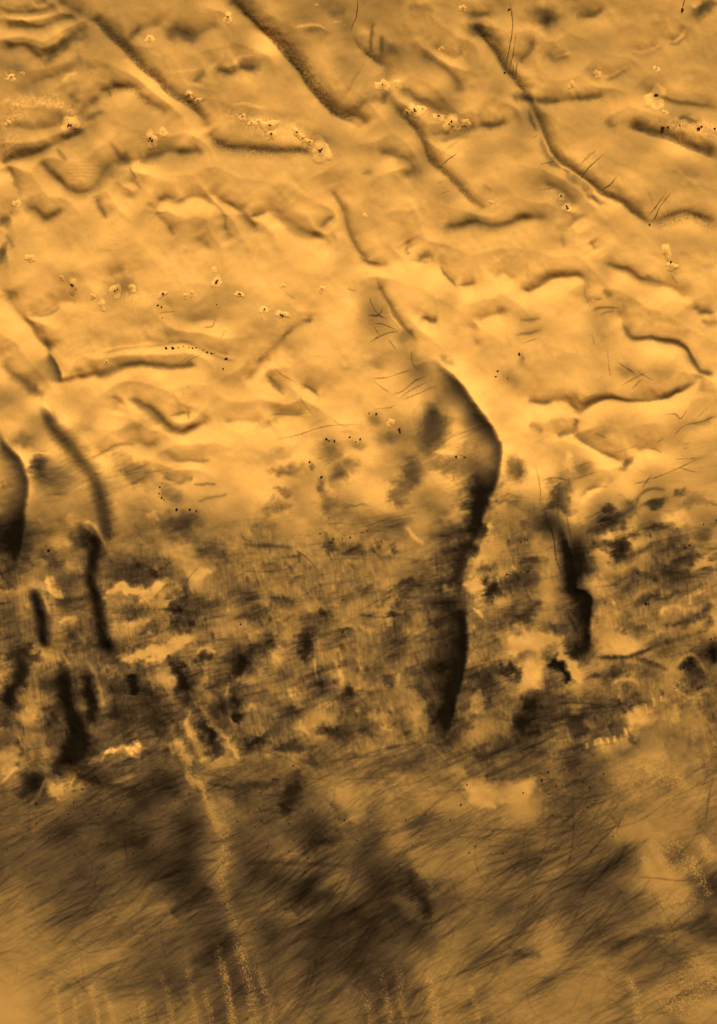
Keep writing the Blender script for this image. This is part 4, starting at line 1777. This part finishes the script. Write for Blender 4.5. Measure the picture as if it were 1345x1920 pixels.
# ------------------------------------------------------------------ where things are, in words
PLACES = [
 (560, 110, 'the long grainy dark band at the top'), (255, 95, 'the straight dark band at the upper left'),
 (1040, 280, 'the ridge with the thin bright crest'), (1220, 410, 'the lower end of the gullied ridge'),
 (500, 245, 'the pale rocky chain in the upper middle'), (820, 215, 'the pale rocky patch right of the grainy band'),
 (1270, 240, 'the pale outcrop at the upper right edge'), (45, 60, 'the stepped ridges in the top left corner'),
 (40, 230, 'the rough bright ground at the left edge'), (1060, 375, 'the pit of dark rocks under the gullied ridge'),
 (215, 540, 'the field of pale mounds at the left'), (500, 585, 'the two pale mounds with long tails'),
 (360, 650, 'the curved row of small dark rocks'), (310, 925, 'the dark hollow below the pale slope'),
 (730, 590, 'the cracked dark crest in the middle'), (890, 740, 'the broad black dune face'),
 (650, 830, 'the dark patches around the pale round field'), (960, 700, 'the small pits right of the black dune face'),
 (1255, 495, 'the dark pit at the right edge'), (1150, 600, 'the branching dark crest at the right'),
 (1150, 740, 'the wavy dark ridge at the right'), (1250, 790, 'the crossing dark marks at the right edge'),
 (20, 930, 'the black dune face on the left edge'), (150, 830, 'the slanting black ridge at the left'),
 (175, 1110, 'the long black ridge at the left'), (130, 1330, 'the black lobe at the lower left'),
 (240, 1195, 'the bright rippled patch'), (330, 960, 'the dark rocky hollow'),
 (90, 1035, 'the dark pit left of the long black ridge'), (350, 1270, 'the dark wedge beside the pale finger'),
 (650, 1010, 'the row of rocks above the tan flat'), (570, 1200, 'the dark spot in the mottled middle'),
 (860, 1250, 'the blackest ridge in the lower middle'), (820, 1160, 'the dark tuft left of the blackest ridge'),
 (1085, 1120, 'the black split ridge at the right'), (980, 1060, 'the rocks left of the black split ridge'),
 (1160, 1040, 'the dark block under a bright lip'), (1290, 1030, 'the black pit near the right edge'),
 (1300, 1265, 'the ringed crater at the right edge'), (1000, 1250, 'the bright forked patch'),
 (1210, 1400, 'the broad tan field at the lower right'), (240, 1420, 'the row of pale knobs at the lower left'),
 (470, 1370, 'the dark edge above the lower plain'), (60, 1490, 'the pale cone at the lower left'),
 (260, 1500, 'the dark stain left of the speckled trail'), (410, 1560, 'the speckled trail'),
 (560, 1560, 'the crossing tracks right of the speckled trail'), (760, 1680, 'the round dark stain'),
 (930, 1490, 'the bright white patch'), (1060, 1470, 'the dark ground right of the bright white patch'),
 (1070, 1620, 'the curved track on the plain'), (1270, 1580, 'the speckled stripes at the lower right'),
 (800, 1540, 'the tan ground above the round dark stain'), (1180, 1780, 'the broad brown belt at the lower right'),
 (150, 1640, 'the streaked slope at the lower left'), (250, 1740, 'the bent thin tracks at the lower left'),
 (720, 160, 'the end of the gully streaks at the top'), (1120, 140, 'the pale crescent ridges at the upper right'),
 (960, 1180, 'the tan ground between the two black ridges'), (690, 440, 'the winding thin ridge in the upper middle'),
]
DIRS = ['right of', 'lower right of', 'below', 'lower left of', 'left of', 'upper left of', 'above', 'upper right of']
ORD = ['', 'second ', 'third ', 'fourth ', 'fifth ', 'sixth ', 'seventh ', 'eighth ', 'ninth ', 'tenth ', 'eleventh ', 'twelfth ', 'thirteenth ', 'fourteenth ', 'fifteenth ']
def place_words(x, y):
    d, p = min(((x-a)**2+(y-b)**2, (a, b, t)) for a, b, t in PLACES)
    d = math.sqrt(d)
    if d < 14: return 'at', p[2], d
    k = int(((math.degrees(math.atan2(y-p[1], x-p[0]))+382.5) % 360)//45)
    return DIRS[k], p[2], d
def assign_labels(items):
    """items: (object, x, y, look); the nearest one to a landmark on each side is named first, the next 'second' ..."""
    pool = {}
    for o, x, y, look in items:
        rel, pl, d = place_words(x, y)
        pool.setdefault((look, rel, pl), []).append((d, o))
    for (look, rel, pl), lst in pool.items():
        lst.sort(key=lambda t: t[0])
        for n, (d, o) in enumerate(lst):
            o['label'] = f"{ORD[min(n, 14)]}{look} {rel} {pl}" if len(lst) == 1 or n else f"nearest {look} {rel} {pl}"

# ------------------------------------------------------------------ rocks
def rock_mesh(name, sub, seed):
    r = random.Random(seed); bm = bmesh.new(); bmesh.ops.create_icosphere(bm, subdivisions=sub, radius=1.0)
    off = [r.uniform(0, 9) for _ in range(6)]; sx, sy, sz = r.uniform(.8, 1.35), r.uniform(.7, 1.1), r.uniform(.6, .95)
    cuts = [(r.gauss(0, 1), r.gauss(0, 1), r.gauss(.3, .8), r.uniform(.55, .85)) for _ in range(6)]
    for v in bm.verts:
        p = v.co.copy()
        for cx, cy, cz, lim in cuts:
            l = math.sqrt(cx*cx+cy*cy+cz*cz); dd = (p.x*cx+p.y*cy+p.z*cz)/l
            if dd > lim:
                p.x -= (dd-lim)*cx/l; p.y -= (dd-lim)*cy/l; p.z -= (dd-lim)*cz/l
        k = 1+0.12*math.sin(3.1*p.x+off[0])*math.sin(2.7*p.y+off[1])+0.08*math.sin(6*p.z+off[2]+4*p.x)
        v.co = (p.x*k*sx, p.y*k*sy, p.z*k*sz)
    m = bpy.data.meshes.new(name); bm.to_mesh(m); bm.free(); m.materials.append(M_ROCK); return m
ROCKS = [rock_mesh('rock', 3, 10+k) for k in range(5)]
ritems = []
for f in feats:
    if f[0] != 'r': continue
    x, y, s = f[1]; s = s/K; rad = max(1.35 if y < 1430 else 1.65, s*K*0.8)
    o = bpy.data.objects.new('dark_rock', random.choice(ROCKS)); C.objects.link(o)
    o.location = (float(wx(x)), float(wy(y)), float(zat(x, y))+rad*0.15)
    o.scale = (rad, rad*random.uniform(.8, 1.1), rad*random.uniform(.8, 1.2)); o.rotation_euler = (0, 0, random.uniform(0, 6.28))
    o['category'] = 'rock'
    o['group'] = 'dark rocks scattered over the lower plain' if y > 1430 else 'dark rocks on the dunes and in the hollows'
    look = 'large black rock' if s >= 10 else ('dark rock' if s >= 6.5 else ('small dark rock' if s > 4.5 else 'tiny dark rock'))
    ritems.append((o, x, y, look))
assign_labels(ritems)

# ------------------------------------------------------------------ pale mounds, some with a dark rocky core
mitems = []
for f in feats:
    if f[0] != 'k': continue
    v = f[1]; x, y, r = v[0], v[1], v[2]*1.75; rr = v[3] if len(v) > 3 else r*0.18
    root = bpy.data.objects.new('pale_mound', None); C.objects.link(root)
    zc = float(zat(x, y)); root.location = (float(wx(x)), float(wy(y)), zc); root.empty_display_size = r
    root['category'] = 'mound'; root['group'] = 'pale crusted mounds among the dunes'
    nr, na = 9, 28; ph = [random.uniform(0, 6.28) for _ in range(5)]; el = random.uniform(.6, .95); ea = random.uniform(0, 3.14)
    vs = []; 
    for i in range(nr+1):
        t = i/nr
        for j in range(na):
            th = 2*math.pi*j/na
            rad = r*(0.82+0.20*math.sin(2*th+ph[0])+0.13*math.sin(3*th+ph[1])+0.09*math.sin(5*th+ph[2])+0.05*math.sin(8*th+ph[3]))
            px, py = rad*t*math.cos(th), rad*t*math.sin(th)*el
            qx, qy = px*math.cos(ea)-py*math.sin(ea), px*math.sin(ea)+py*math.cos(ea)
            h = 0.12*r*(1-t*t)**1.2 + 0.025*r*math.sin(5*qx/r+ph[3])*math.sin(5*qy/r+ph[4])*(1-t)
            if i == nr: h = -0.5
            elif i == nr-1: h = max(h*0.5, 0.12)
            vs.append((qx, qy, float(zat(x+qx, y-qy))-zc+h))
    fs = [(i*na+j, i*na+(j+1) % na, (i+1)*na+(j+1) % na, (i+1)*na+j) for i in range(nr) for j in range(na)]
    fs = [(a, d, c, b) for a, b, c, d in fs]
    me = bpy.data.meshes.new('crust'); me.from_pydata(vs, [], fs); me.validate(); me.update()
    bm = bmesh.new(); bm.from_mesh(me); bmesh.ops.remove_doubles(bm, verts=bm.verts, dist=1e-4); bmesh.ops.recalc_face_normals(bm, faces=bm.faces)
    up = sum(fc.normal.z for fc in bm.faces)
    if up < 0: bmesh.ops.reverse_faces(bm, faces=bm.faces)
    for fc in bm.faces: fc.smooth = True
    bm.to_mesh(me); bm.free(); me.materials.append(M_GROUND)
    n_ = len(me.vertices); cc = np.empty(n_*3, np.float32); me.vertices.foreach_get('co', cc); cc = cc.reshape(-1, 3)
    q_ = np.hypot(cc[:, 0], cc[:, 1])/r; gc = samp(shaded_tone, x+cc[:, 0], y-cc[:, 1])
    bl = 1-sm(q_, 0.5, 0.85); pk = np.minimum(gc*1.5+0.04, 0.98)*(1-0.22*(1-sm(q_, 0.15, 0.5)))*(1+0.10*np.sin(cc[:, 0]*1.9+1)*np.sin(cc[:, 1]*2.3))
    a = me.attributes.new('dust_and_shade', 'FLOAT', 'POINT'); a.data.foreach_set('value', (gc*(1-bl)+pk*bl).astype(np.float32))
    c = bpy.data.objects.new('crust', me); C.objects.link(c); c.parent = root
    if rr > 0.4:
        n = 1 if rr < 3 else (2 if rr < 4.5 else 4)
        for q in range(n):
            o = bpy.data.objects.new('rock_core', random.choice(ROCKS)); C.objects.link(o); o.parent = root
            sc_r = max(1.2, rr*(0.85 if n == 1 else 0.62 if n == 2 else 0.5)*random.uniform(.8, 1.1))
            dx, dy = (0.0, 0.12*r) if n == 1 else (random.uniform(-.75, .75)*rr, random.uniform(-.6, .9)*rr)
            o.location = (dx, dy, 0.12*r+float(zat(x+dx, y-dy))-zc)
            o.scale = (sc_r*1.05, sc_r, sc_r*0.7); o.rotation_euler = (0, 0, random.uniform(0, 6.28))
    big = 'large ' if r > 10 else ('' if r > 6 else 'small ')
    mitems.append((root, x, y, f"{big}dark-cored pale mound" if rr > 0.4 else f"{big}bare pale mound"))
assign_labels(mitems)

# ------------------------------------------------------------------ gullies and the most distinct dust devil tracks: films of sand lying on the slope
def ribbon(name, pts, w, inten, mat, lift, wob):
    P = spline([p[:2] for p in pts], 2.2); n = len(P)
    if wob:
        t = np.arange(n); k0, k1 = random.uniform(0, 6), random.uniform(0, 6)
        env = np.minimum(1, np.minimum(t, n-1-t)/6.0)
        P[:, 0] += env*wob*(np.sin(t*0.55+k0)+0.6*np.sin(t*1.3+k1)); P[:, 1] += env*wob*0.5*np.sin(t*0.8+k1)
    tg = np.gradient(P, axis=0); tg /= np.maximum(np.hypot(tg[:, 0], tg[:, 1]), 1e-6)[:, None]
    nm = np.stack([-tg[:, 1], tg[:, 0]], -1); acr = np.array([-1, -.55, 0, .55, 1.0]); den = np.array([0, .6, 1, .6, 0])
    ww = w*(0.85+0.25*np.sin(np.arange(n)*0.31+random.uniform(0, 6)))
    X = P[:, 0:1]+nm[:, 0:1]*acr[None]*ww[:, None]; Y = P[:, 1:2]+nm[:, 1:2]*acr[None]*ww[:, None]
    z = samp(H, X, Y)+lift
    cx, cy = P[n//2]; cz = float(zat(cx, cy))
    co = np.stack([X-cx, cy-Y, z-cz], -1).reshape(-1, 3)
    idx = np.arange(n*5).reshape(n, 5); q = np.stack([idx[:-1, :-1], idx[1:, :-1], idx[1:, 1:], idx[:-1, 1:]], -1).reshape(-1, 4)
    me = grid_mesh(name, co, q)
    if sum(p.normal.z for p in me.polygons) < 0: me.flip_normals()
    endt = np.minimum(1, np.minimum(np.arange(n), np.arange(n)[::-1])/max(3, n*0.22))
    dv = (den[None]*endt[:, None]*(1-math.exp(-inten)))
    a = me.attributes.new('film', 'FLOAT', 'POINT'); a.data.foreach_set('value', dv.ravel().astype(np.float32))
    me.materials.append(mat)
    o = bpy.data.objects.new(name, me); C.objects.link(o); o.location = (float(wx(cx)), float(wy(cy)), cz)
    return o, cx, cy
gitems = []; titems = []; nl = 0
for f in feats:
    if f[0] == 'g':
        o, x, y = ribbon('gully', f[3], max(1.1, f[1]*0.6), 1.5, M_GULLY, 0.14, 0.35)
        o['category'] = 'gully'; o['group'] = 'narrow gullies running down from the dune crests'
        gitems.append((o, x, y, 'winding dark gully' if f[1] > 2.2 else 'faint narrow gully'))
    elif f[0] == 't':
        nl += 1
        o, x, y = ribbon('dust_devil_track', f[3], max(1.5, f[1]*0.66), f[2]*(1.0 if f[3][0][1] < 1250 else 0.9), M_TRACK, 0.16+0.012*nl, 0.25)
        o['category'] = 'track'; o['group'] = 'dark tracks swept by dust devils'
        titems.append((o, x, y, 'broad dark track' if f[1] > 4 else 'thin dark track'))
assign_labels(gitems); assign_labels(titems)

# ------------------------------------------------------------------ light, sky, camera
EL, AZ = math.radians(41), math.radians(8)     # azimuth east of the top of the picture
w = bpy.data.worlds.new('World'); sc.world = w; w.use_nodes = True
nt = w.node_tree; nt.nodes.clear()
wo = nt.nodes.new('ShaderNodeOutputWorld'); bg = nt.nodes.new('ShaderNodeBackground'); sk = nt.nodes.new('ShaderNodeTexSky')
sk.sky_type = 'NISHITA'; sk.sun_disc = False; sk.sun_elevation = EL; sk.sun_rotation = AZ
sk.air_density = 0.4; sk.dust_density = 6.0; sk.ozone_density = 0.2
bg.inputs['Strength'].default_value = 0.06
nt.links.new(sk.outputs[0], bg.inputs['Color']); nt.links.new(bg.outputs[0], wo.inputs['Surface'])
sd = bpy.data.lights.new('sun', 'SUN'); sd.energy = 4.0; sd.angle = math.radians(0.5); sd.color = (1.0, 0.95, 0.87)
so = bpy.data.objects.new('sun', sd); C.objects.link(so); so.rotation_euler = (math.pi/2-EL, 0, math.pi-AZ); so.location = (0, 900, 1500)
cd = bpy.data.cameras.new('camera'); cam = bpy.data.objects.new('camera', cd); C.objects.link(cam)
CH = 9000.0
cam.location = (0, 0, CH); cam.rotation_euler = (0, 0, 0)
cd.sensor_fit = 'VERTICAL'; cd.sensor_height = 24.0; cd.lens = 24.0*CH/PH; cd.clip_start = 10; cd.clip_end = 60000
sc.camera = cam
vs_ = sc.view_settings; vs_.view_transform = 'Standard'; vs_.look = 'None'; vs_.gamma = 1.0; vs_.exposure = 0.22
sc.render.engine = 'CYCLES'; sc.cycles.max_bounces = 6; sc.cycles.transparent_max_bounces = 16
